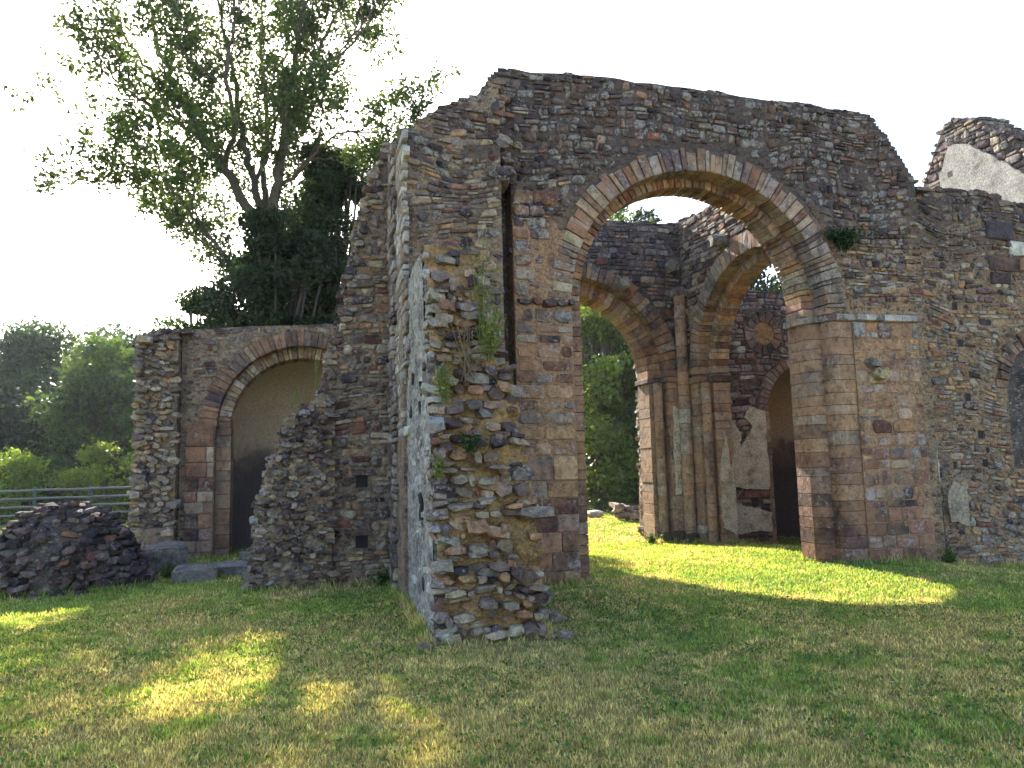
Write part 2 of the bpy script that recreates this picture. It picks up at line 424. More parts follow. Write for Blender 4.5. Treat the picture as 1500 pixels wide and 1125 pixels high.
def arch_ring(ms, fr, cu, cv, r0, r1, n, depth, weights, proud=(0.0, .015), a0=0.0, a1=math.pi, kind='voussoir', lichen=(0, .5), vary=0.35, rvar=0.06, bevel=.008):
    ws = [rnd.uniform(1 - vary, 1 + vary) for _ in range(n)]; s = sum(ws); a = a0
    for w in ws:
        b = a + (a1 - a0) * w / s; g = 0.006 / r0; ro = r1 + rnd.uniform(-rvar, rvar)
        P = [(cu + r0 * math.cos(b - g), cv + r0 * math.sin(b - g)), (cu + r0 * math.cos(a + g), cv + r0 * math.sin(a + g)),
             (cu + ro * math.cos(a + g), cv + ro * math.sin(a + g)), (cu + ro * math.cos(b - g), cv + ro * math.sin(b - g))]
        m = (a + b) / 2
        P = [(x + rnd.uniform(-.006, .006), y + rnd.uniform(-.006, .006)) for x, y in P]
        ms.add(kind, stone_poly(P, rnd.uniform(*proud), -depth, bevel, .009, fr), pick(weights(m)), rnd.uniform(*lichen), M_ASHLAR); a = b
def interp(prof, u):
    xs = [p[0] for p in prof]; ys = [p[1] for p in prof]; return float(np.interp(u, xs, ys))
def ragged(prof, step, amp, seed):
    """a broken top line through the given points"""
    out = []; u = prof[0][0]
    while u < prof[-1][0]:
        out.append((u, interp(prof, u) + amp * (float(fbm(u * 3.1 + seed, seed, 3)) - .5) * 2)); u += step
    out.append((prof[-1][0], prof[-1][1])); return out
def cap_stones(ms, fr, prof, n0, n1, weights, size=(.1, .3), hgt=(.05, .12), lichen=(.1, .8), sink=.0, step=.8, kind='coping_stone'):
    u = prof[0][0]
    while u < prof[-1][0]:
        w = rnd.uniform(*size); nn = n0
        while nn > n1:
            d = rnd.uniform(*size); h = rnd.uniform(*hgt); z = interp(prof, u + w / 2)
            ms.add(kind, rock((u + w / 2, z - sink + rnd.uniform(-.02, .02), nn - d / 2), (w * 1.05, h, d), fr, .12), pick(weights(u, z)), rnd.uniform(*lichen))
            nn -= d * .95
        u += w * step
def arc(cu, cv, r, a0, a1, n): return [(cu + r * math.cos(a0 + (a1 - a0) * i / n), cv + r * math.sin(a0 + (a1 - a0) * i / n)) for i in range(n + 1)]
YF = lambda y: Frame((0, y, 0), (1, 0, 0))          # a face looking towards the camera side (-Y)
XF = lambda x: Frame((x, 0, 0), (0, -1, 0))         # a face looking towards -X; u = -Y

# ------------------------------------------------------------------ ground
def gz(x, y):
    x = np.asarray(x, float); y = np.asarray(y, float)
    z = 0.10 * sstep(6.2, 9.2, y) * (1 - sstep(8.0, 10.8, x) * 2.4) - 0.17 * sstep(11, 15, y) * sstep(2, 5, x)
    z = z + 0.05 * (fbm(x * .35 + 3, y * .35, 3) - .5)
    z = z + sstep(17, 26, y) * sstep(4, 9, x) * 0.25
    return z
def grass_tone(x, y):
    """lawn colour: lush, dry straw patches, clover"""
    d = fbm(x * .55 + 40, y * .55 + 3, 4); d2 = fbm(x * 3.1, y * 3.1 + 50, 4); d3 = fbm(x * 1.3 + 90, y * 1.3 + 20, 4); d4 = fbm(x * 9 + 5, y * 9, 3)
    near = 1 - sstep(3.5, 9.5, y + 0.2 * np.abs(x - 1.5))
    dry = sstep(0.43, 0.60, d * .30 + d2 * .38 + d4 * .32 + 0.12 * near - 0.03)
    clo = sstep(.55, .66, d3 * .5 + d4 * .5) * (1 - dry)
    d5 = fbm(x * 19 + 3, y * 19, 2); k = (.62 + .9 * d5)[..., None] * (.8 + .4 * d4)[..., None]
    g = np.stack([.235 + .06 * d2, .30 + .05 * d2, .088 + 0 * d2], -1) * k
    s = np.stack([.50 + .08 * d4, .41 + .06 * d4, .215 + .03 * d4], -1) * k
    c = np.stack([.075 + 0 * d2, .17 + 0 * d2, .05 + 0 * d2], -1) * k
    col = g * (1 - dry[..., None] * .85) + s * dry[..., None] * .85
    return col * (1 - clo[..., None] * .6) + c * clo[..., None] * .6, dry
def build_ground():
    def axis(lo, hi, a, b, fine):
        m = list(np.arange(a, b, fine)); s = fine; x = a
        L = []
        while x > lo: s *= 1.25; x -= s; L.append(x)
        s = fine; x = m[-1]; H = []
        while x < hi: s *= 1.25; x += s; H.append(x)
        return np.array(L[::-1] + m + H)
    xs = axis(-400, 400, -7, 16, .11); ys = axis(-300, 500, 2.5, 20, .11)
    X, Y = np.meshgrid(xs, ys); Z = gz(X, Y); c, _ = grass_tone(X.ravel(), Y.ravel())
    nx, ny = len(xs), len(ys); i = np.arange(ny - 1)[:, None] * nx + np.arange(nx - 1)[None, :]; i = i.ravel()
    tr = np.vstack([np.c_[i, i + 1, i + nx + 1], np.c_[i, i + nx + 1, i + nx]])
    m, t, b = new_mat('lawn_soil'); at = nd(t, 'ShaderNodeAttribute', attribute_name='tone')
    P = nd(t, 'ShaderNodeNewGeometry').outputs['Position']
    n = noise(t, 35, 5, .75, P); n2 = noise(t, 6, 4, .6, P)
    r = ramp(t, n.outputs[0], [(.3, g3(.45)), (.7, g3(1.3))]); r2 = ramp(t, n2.outputs[0], [(.3, g3(.75)), (.7, g3(1.2))])
    cc = mixc(t, mixc(t, at.outputs['Color'], r.outputs[0], 1, 'MULTIPLY'), r2.outputs[0], 1, 'MULTIPLY')
    t.links.new(cc, b.inputs['Base Color']); b.inputs['Roughness'].default_value = 1; b.inputs['Specular IOR Level'].default_value = 0.05
    bp = nd(t, 'ShaderNodeBump'); bp.inputs['Strength'].default_value = 1; bp.inputs['Distance'].default_value = .05
    t.links.new(n.outputs[0], bp.inputs['Height']); t.links.new(bp.outputs[0], b.inputs['Normal'])
    o = fast_mesh('ground', np.c_[X.ravel(), Y.ravel(), Z.ravel()], tr, np.c_[c * .8, np.ones(len(c))], m); o['kind'] = 'structure'
build_ground()

# ================================================================== THE RUIN (axes: X along the crossing arch, Y deeper in)
# ---------------- crossing arch wall
AX, AZ = 5.40, 3.90
TOP = [(1.0, 5.95), (1.25, 6.2), (1.75, 6.55), (2.1, 6.72), (2.5, 7.06), (4, 7.10), (6, 7.08), (8.42, 7.02), (8.62, 6.78), (8.85, 6.5), (9.1, 6.1), (9.3, 5.9)]
TOPR = ragged(TOP, .12, .035, 3)
ms = Masonry('crossing_arch_wall', (5.4, 9.9, 0), 'tall ruined wall pierced by the big round-headed arch nearest the camera')
fr = YF(9.4)
def outline(prof, x0, x1, ch, r, cz=AZ, base=-.3):
    p = [(x0, base), (ch - r, base)] + arc(ch, cz, r, math.pi, 0, 40) + [(ch + r, base), (x1, base)]
    return p + [q for q in reversed(prof) if x0 < q[0] < x1 - 1e-6] if False else p + [(x1, interp(prof, x1))] + [q for q in reversed(prof) if x0 < q[0] < x1] + [(x0, interp(prof, x0))]
ms.core('mortar_core', outline(TOPR, 2.58, 9.2, AX, 2.10), fr, -.035, -.35, M_MORTAR_W)
ms.core('mortar_core', [(2.2, 5.42), (2.59, 5.42), (2.59, 7.0), (2.2, 6.75)], fr, -.03, -.34, M_MORTAR_W)
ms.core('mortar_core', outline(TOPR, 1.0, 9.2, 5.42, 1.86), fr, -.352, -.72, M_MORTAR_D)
def in_main(u, v):
    if v > interp(TOPR, u) - .01 or u > 9.2 or u < (2.58 if v < 5.4 else 2.28): return False
    if math.hypot(u - AX, v - 3.80) < 2.43 and v > 3.8: return False
    if v <= 3.9 and (2.5 < u < 3.42 or 7.36 < u < 9.2): return False
    if abs(u - AX) < 2.03 and v <= 3.9: return False
    return True
def w_main(u, v):
    h = sstep(4.0, 5.9, v + .9 * (float(fbm(u * .8, v * .8, 2)) - .5)); r = sstep(7.4, 8.4, u) * (1 - h)
    return {'schist': .5 + 2.3 * h, 'tan': .45 * (1 - h) + .04, 'grey': .45 - .25 * h, 'red': .25 + .3 * r - .1 * h, 'dark': .12 + .9 * h, 'orange': .4 * (1 - h)}
courses(ms, fr, 2.28, 9.2, 3.9, 7.12, in_main, (.055, .145), (.07, .22), w_main, joint=.018, proud=(-.02, .016), rough=.02, lichen=(.0, .95), seed=4, warp=.14, drop=.03, split=.22, jit=.32, cut=(.15, .45))
rough_sheet(ms, 'mortar_skin', fr, 2.28, 9.2, 3.88, 7.0, lambda u, v: in_main(u, v - .03) or in_main(u, v), M_MORTAR_W, .034, .045, base=-.03, freq=7)
rubble_face(ms, fr, 2.5, 9.2, 4.0, 7.0, in_main, (.09, .18), (.12, .26), w_main, (-.095, -.06), .22, lichen=(.2, 1.1), rot=.12)
# dressed left pier: ashlar face between the slot and the outer order
def w_lp(u, v):
    if v < 1.3: return {'red': 1.6, 'dark': .7 if .9 < v < 1.3 else .25}
    if v < 3.3: return {'red': .5, 'orange': .9, 'tan': .45, 'grey': .35, 'dark': .08}
    return {'grey': 1.0, 'red': .35, 'schist': .6, 'tan': .3, 'dark': .2}
ok = lambda u, v: True
mcol = M_MORTAR_R
ms.core('mortar_bed', [(2.585, -.3), (3.385, -.3), (3.385, 4.4), (3.2, 4.9), (2.585, 4.9)], fr, -.012, -.034, mcol)
courses(ms, fr, 2.585, 3.39, 0, 1.75, ok, (.2, .32), (.26, .5), w_lp, 'ashlar_block', joint=.012, proud=(.0, .012), rough=.006, bevel=.012, cut=(.03, .08), warp=0, split=0, mat=M_ASHLAR, drop=.01, jit=.03)
courses(ms, fr, 2.585, 3.39, 1.75, 3.72, ok, (.13, .22), (.17, .36), w_lp, 'ashlar_block', joint=.035, proud=(.0, .014), rough=.01, bevel=.018, cut=(.12, .32), warp=0, split=.05, mat=M_ASHLAR, drop=.03, lichen=(.1, .7), jit=.08)
courses(ms, fr, 2.585, 3.39, 3.86, 5.35, lambda u, v: math.hypot(u - AX, v - 3.8) > 2.45 or v < 3.86, (.15, .22), (.15, .3), w_lp, 'ashlar_block', joint=.03, proud=(.0, .02), rough=.012, bevel=.018, cut=(.1, .3), warp=0, split=.05, mat=M_ASHLAR, drop=.03, lichen=(.2, .9), jit=.08)
# broken impost band on the left pier
x = 2.61
while x < 3.36:
    w = rnd.uniform(.14, .24); w = min(w, 3.42 - x)
    ms.add('impost_stone', rock((x + w / 2, 3.79 + rnd.uniform(-.015, .015), -.03), (w * 1.08, rnd.uniform(.1, .15), .22), fr, .08), pick({'dark': .8, 'red': .9, 'schist': .8}), rnd.uniform(.2, .7)); x += w * .98
# inner order, left jamb (face only visible from the front) and right jamb with its shaft
def jamb_blocks(x0, x1, y0, y1, z0, z1, wts, hr=(.17, .32), name='ashlar_block'):
    z = z0
    while z < z1 - .03:
        h = min(rnd.uniform(*hr), z1 - z)
        if z1 - z - h < .09: h = z1 - z
        e = rnd.uniform(-.008, .008)
        ms.add(name, prism([(x0 + e, y0 + e), (x1, y0 + e), (x1, y1), (x0 + e, y1)], z, z + h, .006), pick_soft(wts(x0, z)), rnd.uniform(0, .5), M_ASHLAR); z += h
w_jl = lambda u, v: {'red': 1.0, 'dark': .3 if v < 2.4 else .15, 'orange': .5 if v > 1.5 else .1, 'tan': .25 if v > 2 else 0.03}
jamb_blocks(3.30, 3.62, 9.72, 10.14, 0, 3.9, w_jl, (.13, .26))
# right respond: inner order half shaft, outer order pilaster, broad pier face
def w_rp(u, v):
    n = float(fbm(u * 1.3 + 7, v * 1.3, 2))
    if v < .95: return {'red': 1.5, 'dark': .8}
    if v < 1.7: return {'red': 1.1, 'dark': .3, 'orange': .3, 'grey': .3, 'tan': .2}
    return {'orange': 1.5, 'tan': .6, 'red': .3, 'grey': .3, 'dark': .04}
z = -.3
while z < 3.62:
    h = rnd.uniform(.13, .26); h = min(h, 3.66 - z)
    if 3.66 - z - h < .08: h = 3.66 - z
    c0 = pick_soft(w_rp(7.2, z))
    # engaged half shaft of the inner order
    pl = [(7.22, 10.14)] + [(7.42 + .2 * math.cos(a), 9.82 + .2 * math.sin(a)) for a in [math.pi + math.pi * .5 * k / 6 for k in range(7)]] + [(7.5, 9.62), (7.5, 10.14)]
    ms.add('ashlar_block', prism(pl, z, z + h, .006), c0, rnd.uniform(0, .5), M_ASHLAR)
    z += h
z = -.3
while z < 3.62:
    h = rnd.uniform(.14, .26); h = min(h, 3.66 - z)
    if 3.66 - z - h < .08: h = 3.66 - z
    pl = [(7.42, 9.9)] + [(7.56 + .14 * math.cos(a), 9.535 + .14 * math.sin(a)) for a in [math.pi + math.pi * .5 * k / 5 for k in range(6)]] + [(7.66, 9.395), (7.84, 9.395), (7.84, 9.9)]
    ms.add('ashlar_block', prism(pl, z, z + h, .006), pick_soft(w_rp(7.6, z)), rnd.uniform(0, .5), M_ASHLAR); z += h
ms.core('mortar_bed', [(7.80, -.3), (8.97, -.3), (8.97, 3.66), (7.80, 3.66)], fr, .028, -.034, mcol)
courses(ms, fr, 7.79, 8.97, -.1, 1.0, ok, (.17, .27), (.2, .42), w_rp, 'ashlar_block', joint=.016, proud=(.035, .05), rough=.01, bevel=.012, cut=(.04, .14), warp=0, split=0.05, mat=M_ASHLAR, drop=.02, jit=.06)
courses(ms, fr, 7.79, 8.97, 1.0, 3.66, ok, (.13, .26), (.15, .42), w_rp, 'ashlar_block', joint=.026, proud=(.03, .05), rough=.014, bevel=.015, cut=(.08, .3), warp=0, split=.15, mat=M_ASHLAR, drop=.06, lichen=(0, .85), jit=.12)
rough_sheet(ms, 'mortar_skin', fr, 7.8, 8.97, 0, 3.66, ok, M_MORTAR_R, .02, .045, base=.026, freq=6)
# a stray corbel block sticking out of the pier
ms.add('corbel', rock((8.17, 2.86, .06), (.26, .2, .3), fr, .1), (.36, .28, .16), .3); ms.add('corbel', rock((8.08, 3.03, .05), (.28, .14, .2), fr, .2), (.2, .18, .16), .3)
# impost string course over the respond and the pier
pts = [(7.16, 10.14), (7.16, 9.80), (7.30, 9.58), (7.38, 9.58), (7.40, 9.45), (7.52, 9.35), (7.82, 9.35), (7.84, 9.30), (8.97, 9.30)]
for i in range(len(pts) - 1):
    a, b = np.array(pts[i]), np.array(pts[i + 1]); L = np.linalg.norm(b - a); k = max(1, int(L / .16)); d = (b - a) / L; nrm = np.array((-d[1], d[0])) 
    for j in range(k):
        p, q = a + (b - a) * j / k, a + (b - a) * (j + 1) / k
        e = rnd.uniform(-.012, .008)
        ms.add('impost_stone', prism([p - nrm * -e, q - nrm * -e, q + nrm * .3, p + nrm * .3], 3.66, 3.775, .014), pick({'grey': .8, 'pale': .8 if pts[i][0] > 7.8 else .15, 'tan': .5, 'schist': .5}), rnd.uniform(.4, 1), M_ASHLAR)
# arch orders
def w_outer(a): return {'grey': 1.3, 'tan': .6, 'schist': .6, 'red': .5}
def w_inner(a): return {'orange': .8, 'red': 1.2, 'tan': .35, 'grey': .15}
arch_ring(ms, fr, AX, 3.80, 2.02, 2.34, 58, .36, w_outer, (-.008, .016), .03, math.pi - .03, rvar=.05, lichen=(.1, .7), vary=.5, bevel=.01)
arch_ring(ms, YF(9.74), 5.42, AZ, 1.80, 2.08, 62, .40, w_inner, (-.005, .008), 0, math.pi, rvar=.0, lichen=(0, .3), vary=.3)
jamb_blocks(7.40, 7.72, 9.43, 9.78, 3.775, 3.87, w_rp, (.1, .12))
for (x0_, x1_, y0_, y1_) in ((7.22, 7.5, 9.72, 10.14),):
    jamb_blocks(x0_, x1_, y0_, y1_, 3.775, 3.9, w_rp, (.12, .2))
jamb_blocks(3.06, 3.39, 9.405, 9.72, 3.88, 3.9, w_rp, (.1, .2))
# narrow recessed strip at the pier's right edge, patched with plaster
ms.core('mortar_bed', [(8.975, 1.2), (9.26, 1.2), (9.22, 3.7), (9.16, 5.9), (8.975, 5.9)], YF(9.5), 0, -.1, M_MORTAR_R)
courses(ms, YF(9.5), 8.98, 9.24, 1.25, 5.4, lambda u, v: u < 9.28 - .02 * v, (.16, .36), (.26, .27), lambda u, v: {'orange': 1.2, 'tan': .5, 'red': .3}, 'ashlar_block', joint=.014, proud=(.005, .02), rough=.006, warp=0, split=0, mat=M_ASHLAR, cut=(.03, .1), jit=.03, drop=.05)
rough_sheet(ms, 'mortar_skin', fr, 2.59, 3.38, 0.0, 4.8, lambda u, v: v > 1.6, M_MORTAR_R, .02, .045, base=-.008, freq=6)
cap_stones(ms, fr, [(p[0], p[1]) for p in TOPR if p[0] > 2.4], -.02, -.7, lambda u, v: {'schist': 1, 'dark': .6, 'grey': .3}, (.14, .34), (.05, .11), (.1, .6), sink=.03, kind='coping_stone')
# small putlog stub and ivy niche are just gaps; the projecting torn block left of the slot
fl = YF(8.9)
LT = ragged([(1.03, 5.72), (1.3, 5.98), (1.75, 6.26), (2.1, 6.42), (2.32, 6.62)], .1, .03, 9)
ms.core('mortar_core', [(1.05, -.3), (2.31, -.3)] + [(2.31, interp(LT, 2.31))] + list(reversed([p for p in LT if 1.05 < p[0] < 2.31])) + [(1.05, interp(LT, 1.06))], fl, -.03, -.86, M_MORTAR)
def w_left(u, v):
    h = sstep(4.3, 5.8, v)
    return {'schist': .9 + .8 * h, 'tan': .4, 'grey': .5, 'red': .25, 'dark': .15 + .2 * h, 'orange': .15}
courses(ms, fl, 1.05, 2.32, 2.6, 6.7, lambda u, v: 1.05 < u < 2.32 and v < interp(LT, u), (.06, .15), (.08, .24), w_left, joint=.018, proud=(-.02, .02), rough=.022, lichen=(.1, .9), seed=8, warp=.14, drop=.03, split=.22, jit=.3, cut=(.15, .45))
rough_sheet(ms, 'mortar_skin', fl, 1.06, 2.31, 2.4, 6.5, lambda u, v: v < interp(LT, u) - .03, M_MORTAR_W, .034, .045, base=-.03, freq=7)
for k in range(26):
    v = 5.25 + k * .055; ms.add('stone', rock((2.34 + rnd.uniform(-.08, .12), v, -rnd.uniform(.1, .42)), (rnd.uniform(.16, .34), rnd.uniform(.08, .16), rnd.uniform(.2, .34)), fl, .25), pick(w_left(2.3, v)), rnd.uniform(.1, .9))
courses(ms, XF(1.0), -10.1, -9.74, 0, 5.9, ok, (.1, .22), (.16, .36), lambda u, v: {'grey': 1, 'tan': .5, 'schist': .5}, joint=.02, proud=(-.01, .02), rough=.014, lichen=(.2, .9), warp=.04, drop=.04)
courses(ms, XF(1.05), -9.72, -8.9, 2.0, 5.75, ok, (.08, .2), (.16, .4), lambda u, v: {'pale': 1, 'grey': .8, 'tan': .3}, joint=.012, proud=(-.01, .014), rough=.008, lichen=(.4, 1), warp=.03, drop=.02)
cap_stones(ms, fl, LT, 0, -.8, lambda u, v: {'schist': 1, 'dark': .4, 'grey': .5}, (.12, .28), (.05, .12), (.2, .7), sink=.03)
ms.finish()

# ---------------- nave wall stub coming towards the camera
ms = Masonry('nave_wall_stub', (1.6, 7.9, 0), 'broken wall end of ochre rubble nearest the camera, with a rendered left side toned pale by painted skylight')
SX = 1.10
END = [(1.11, 3.88), (1.22, 4.0), (1.5, 4.02), (1.68, 3.85), (1.70, 3.3), (1.78, 2.95), (1.92, 2.62), (1.98, 2.1), (2.05, 1.6), (2.10, .9), (2.13, .3), (2.15, -.3)]
ey = lambda v: 7.0 + .14 * max(0, v - 1) + .12 * max(0, v - 2.6)
def right_at(v):
    ys = [p[1] for p in END[3:]][::-1]; xs = [p[0] for p in END[3:]][::-1]; return float(np.interp(v, ys, xs))
# solid body in horizontal slices so that the broken end leans back
V = []; Fc = []; zs = np.linspace(-.3, 3.9, 22)
for k, zz in enumerate(zs):
    xr = right_at(zz) - .05; y0 = ey(zz) + .10
    V += [(SX + .03, y0, zz), (xr, y0, zz), (xr + .05, 9.4, zz), (SX + .03, 9.4, zz)]
    if k: 
        b = (k - 1) * 4
        for i in range(4): j = (i + 1) % 4; Fc.append((b + i, b + j, b + 4 + j, b + 4 + i))
Fc.append(tuple(range(len(V) - 4, len(V))))
ms.part('mortar_core', V, Fc, M_MORTAR_O)
class LeanFrame(Frame):
    def __call__(s, p):
        p = np.asarray(p, float); y = np.array([ey(t) for t in p[:, 1]]); return np.c_[p[:, 0], y - p[:, 2], p[:, 1]]
lf = LeanFrame((0, 0, 0), (1, 0, 0))
ins = lambda u, v: SX - .01 < u < right_at(v) + .02 and v < 4.0
rough_sheet(ms, 'mortar_bed', lf, SX + .02, 2.14, -.1, 3.95, ins, M_MORTAR_O, .14, .035, base=-.05, freq=6)
def w_end(u, v):
    d = sstep(1.3, 1.9, v + (u - 1.6) * .6) * (1 - sstep(2.6, 3.2, v) * .3)
    return {'tan': 1.1 - .6 * d, 'grey': .6 - .1 * d, 'orange': .7 - .5 * d, 'schist': .25 + 1.0 * d, 'red': .2 + .4 * d, 'dark': .1 + .35 * d}
rubble_face(ms, lf, SX + .03, 2.12, .02, 3.9, ins, (.04, .15), (.06, .27), w_end, (-.1, .09), .9, rot=.22, lichen=(0, .5))
rubble_face(ms, lf, SX + .05, 2.1, .1, 3.8, ins, (.10, .19), (.18, .4), w_end, (-.04, .11), .22, rot=.25, lichen=(0, .5))
rubble_face(ms, lf, SX - .02, 2.14, -.05, .05, lambda u, v: True, (.08, .14), (.1, .25), w_end, (-.02, .12), .9)
# rendered left side with stones showing through; skylight also painted into its pale tones
sf = XF(SX)
ms.core('skylit_lime_render', [(-9.4, -.3), (-7.1, -.3)] + [(-ey(t) - .05 - .06 * float(fbm(t * 5, 2, 2)), t) for t in np.arange(0, 3.8, .1)] + [(-9.4, 3.85)], sf, -.006, -.03, M_PLASTER_G)
rough_sheet(ms, 'render_skin', sf, -9.38, -7.0, -.05, 3.85, lambda u, v: u < -ey(v) - .06, M_PLASTER_G, .018, .05, base=0.006, freq=6)
courses(ms, sf, -9.4, -7.0, -.05, 3.95, lambda u, v: u < -ey(v) + .02 and v < 3.9, (.07, .19), (.14, .42), lambda u, v: {'pale': 1.2, 'grey': .8, 'tan': .25, 'schist': .12}, joint=.03, proud=(-.012, .014), rough=.012, lichen=(.3, 1.0), warp=.08, drop=.15, seed=5, jit=.25, cut=(.15, .4))
for k in range(9):
    u = -rnd.uniform(7.2, 9.0); v = rnd.uniform(.4, 3.2)
    if u < -ey(v): ms.add('gap_stone', rock((u, v, .0), (.12, .16, .05), sf, .2), (.04, .035, .035), 0)
# quoins of the torn end edge
rubble_face(ms, sf, -7.45, -7.0, .05, 3.8, lambda u, v: -ey(v) - .28 < u < -ey(v) + .06, (.07, .16), (.12, .25), lambda u, v: {'pale': .5, 'grey': 1, 'tan': .6, 'schist': .4}, (-.06, .01), .9, lichen=(.4, 1))
cap = [(1.12, 3.92), (1.3, 3.98), (1.66, 3.9)]
cap_stones(ms, YF(7.65), cap, 0, -1.6, lambda u, v: {'schist': .8, 'grey': 1}, (.12, .3), (.06, .14), (.3, .8), sink=.02)
ms.finish()

# ---------------- north transept west wall, stepped and torn
ms = Masonry('torn_transept_wall', (.4, 10.9, 0), 'torn stepped wall with two square putlog holes, just left of the pale rendered wall side')
fc = YF(10.5)
EDGE = [(-.86, -.3), (-.82, .05), (-.72, .7), (-.66, 1.2), (-.5, 1.75), (-.36, 2.15), (-.18, 2.45), (.12, 2.62), (.2, 2.85), (.26, 3.2), (.4, 3.7), (.5, 4.3), (.58, 4.7), (.76, 5.5), (.92, 5.95), (1.05, 6.35), (1.3, 6.5)]
def left_at(v): return float(np.interp(v, [p[1] for p in EDGE], [p[0] for p in EDGE])) + .09 * (float(fbm(v * 4, 3.3, 3)) - .5)
prof = [(left_at(v), v) for v in np.arange(-.3, 6.4, .09)]
ms.core('mortar_core', [(2.3, -.3), (2.3, 6.4)] + [(p[0] + .03, p[1]) for p in reversed(prof)], fc, -.03, -.9, M_MORTAR)
holes = [(.66, 1.47), (.66, .66)]
def in_c(u, v):
    if any(abs(u - a) < .085 and abs(v - b) < .085 for a, b in holes): return False
    return left_at(v) < u < 1.15 and v < 6.35
def w_c(u, v): return {'tan': .7, 'grey': .7, 'schist': .55, 'orange': .35, 'red': .25, 'dark': .25 if u > .7 and v < 2.2 else .06}
courses(ms, fc, -.9, 1.15, -.05, 6.35, lambda u, v: in_c(u, v) and u > .22 + .05 * math.sin(v * 7), (.06, .15), (.08, .25), w_c, joint=.02, proud=(-.02, .02), rough=.02, lichen=(.05, .8), seed=2, warp=.12, drop=.04, split=.25, jit=.28, cut=(.15, .42))
rough_sheet(ms, 'mortar_skin', fc, .2, 1.15, -.05, 6.3, in_c, M_MORTAR, .035, .045, base=-.03, freq=7)
for a, b in holes:
    ms.part('painted_putlog_hole', fc(np.array([(a - .08, b - .08, -.024), (a + .08, b - .08, -.024), (a + .08, b + .08, -.024), (a - .08, b + .08, -.024)])), [(0, 1, 2, 3)], plain_material('hole_shade', (.012, .01, .01)))  # flat near-black square; the shade inside the hole is painted
    ms.add('lintel', stone_poly([(a - .14, b + .085), (a + .14, b + .085), (a + .14, b + .17), (a - .14, b + .17)], .03, -.06, .012, .006, fc), pick({'schist': 1}), .2)
# ragged lower part where the core of the wall shows
fq = YF(10.38)
lowt = lambda u, v: left_at(v) < u < .3 + .06 * math.sin(v * 9) and v < 2.66
rough_sheet(ms, 'mortar_bed', fq, -.88, .3, -.1, 2.66, lambda u, v: lowt(u, v) or (u < .2 and lowt(u + .04, v)), M_MORTAR, .1, .04, base=-.045, freq=6)
rubble_face(ms, fq, -.9, .3, 0, 2.62, lowt, (.045, .12), (.06, .2), lambda u, v: {'grey': .7, 'schist': 1.2, 'tan': .5, 'dark': .4}, (-.09, .04), .97, lichen=(.1, .8))
# stones of the torn left edge standing out along its outline, through the wall's thickness
v = 0.0
while v < 6.3:
    for d in np.arange(0, .9, .17):
        if rnd.random() < .85:
            s = rnd.uniform(.1, .24); ms.add('stone', rock((left_at(v) + rnd.uniform(-.03, .07), v, -d - .06), (s, rnd.uniform(.06, .13), rnd.uniform(.16, .26)), fc, .2), pick({'grey': .8, 'schist': 1.1, 'tan': .4}), rnd.uniform(.1, .7))
    v += .1
ms.finish()

# ---------------- north transept east wall with its chapel apse
ms = Masonry('chapel_wall', (-.8, 15.4, 0), 'lower wall at the left with a round-arched chapel niche and tan vault plaster')
fd = YF(15.0); DX, DZ = -.15, 2.5
DT = ragged([(-3.12, 4.1), (-2.9, 4.26), (-2.3, 4.33), (-1, 4.45), (.4, 4.5), (2.6, 4.5)], .15, .02, 2)
def dout(r): return [(-2.36, -.3), (DX - r, -.3)] + arc(DX, DZ, r, math.pi, 0, 30) + [(DX + r, -.3), (2.6, -.3), (2.6, 4.5)] + [p for p in reversed(DT) if -2.36 < p[0] < 2.6] + [(-2.36, 4.3)]
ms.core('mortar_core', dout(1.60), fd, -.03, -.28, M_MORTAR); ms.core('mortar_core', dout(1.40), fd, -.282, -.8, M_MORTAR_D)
def in_d(u, v): return -2.26 < u < 2.5 and v < interp(DT, u) - .02 and not (math.hypot(u - DX, v - DZ) < 1.86 and v > DZ) and not (abs(u - DX) < 1.6 and v <= DZ) and not (u < -1.7 and v < 2.6)
def w_d(u, v): return {'schist': 1.0 if v > 3.4 else .5, 'red': .5, 'grey': .3, 'tan': .4, 'dark': .2}
courses(ms, fd, -2.26, 1.2, 0, 4.5, in_d, (.07, .15), (.1, .26), w_d, joint=.03, proud=(-.02, .02), rough=.018, lichen=(.05, .8), warp=.09, drop=.07, seed=7, jit=.25, cut=(.15, .42))
rough_sheet(ms, 'mortar_skin', fd, -2.26, 1.2, 2.5, 4.5, in_d, M_MORTAR, .026, .05, base=-.012, freq=7)
courses(ms, fd, -2.26, -1.76, -.05, 2.55, ok, (.19, .32), (.2, .34), lambda u, v: {'red': .9, 'tan': .5, 'dark': .9 if 1.1 < v < 1.5 else .12, 'grey': .3}, 'ashlar_block', joint=.012, proud=(.0, .012), rough=.005, bevel=.01, cut=(.03, .08), warp=0, split=0, mat=M_ASHLAR, drop=0, jit=.03)
arch_ring(ms, fd, DX, DZ, 1.57, 1.86, 44, .26, lambda a: {'schist': 1, 'red': .5, 'dark': .4, 'tan': .25}, (0, .015), 0, math.pi, rvar=.04)
arch_ring(ms, YF(15.26), DX, DZ, 1.36, 1.62, 48, .5, lambda a: {'pale': .6, 'tan': 1, 'grey': .8}, (-.004, .004), 0, math.pi, rvar=0)
for (a, b, y) in ((-1.78, -1.5, 15.24),):
    jamb_blocks(-1.765, -1.49, 15.22, 15.78, -.05, 2.5, lambda u, v: {'tan': .7, 'red': .7, 'dark': .6, 'grey': .3}, (.18, .3))
jamb_blocks(1.21, 1.49, 15.22, 15.78, -.05, 2.5, lambda u, v: {'tan': .7, 'red': .7, 'dark': .6}, (.18, .3))
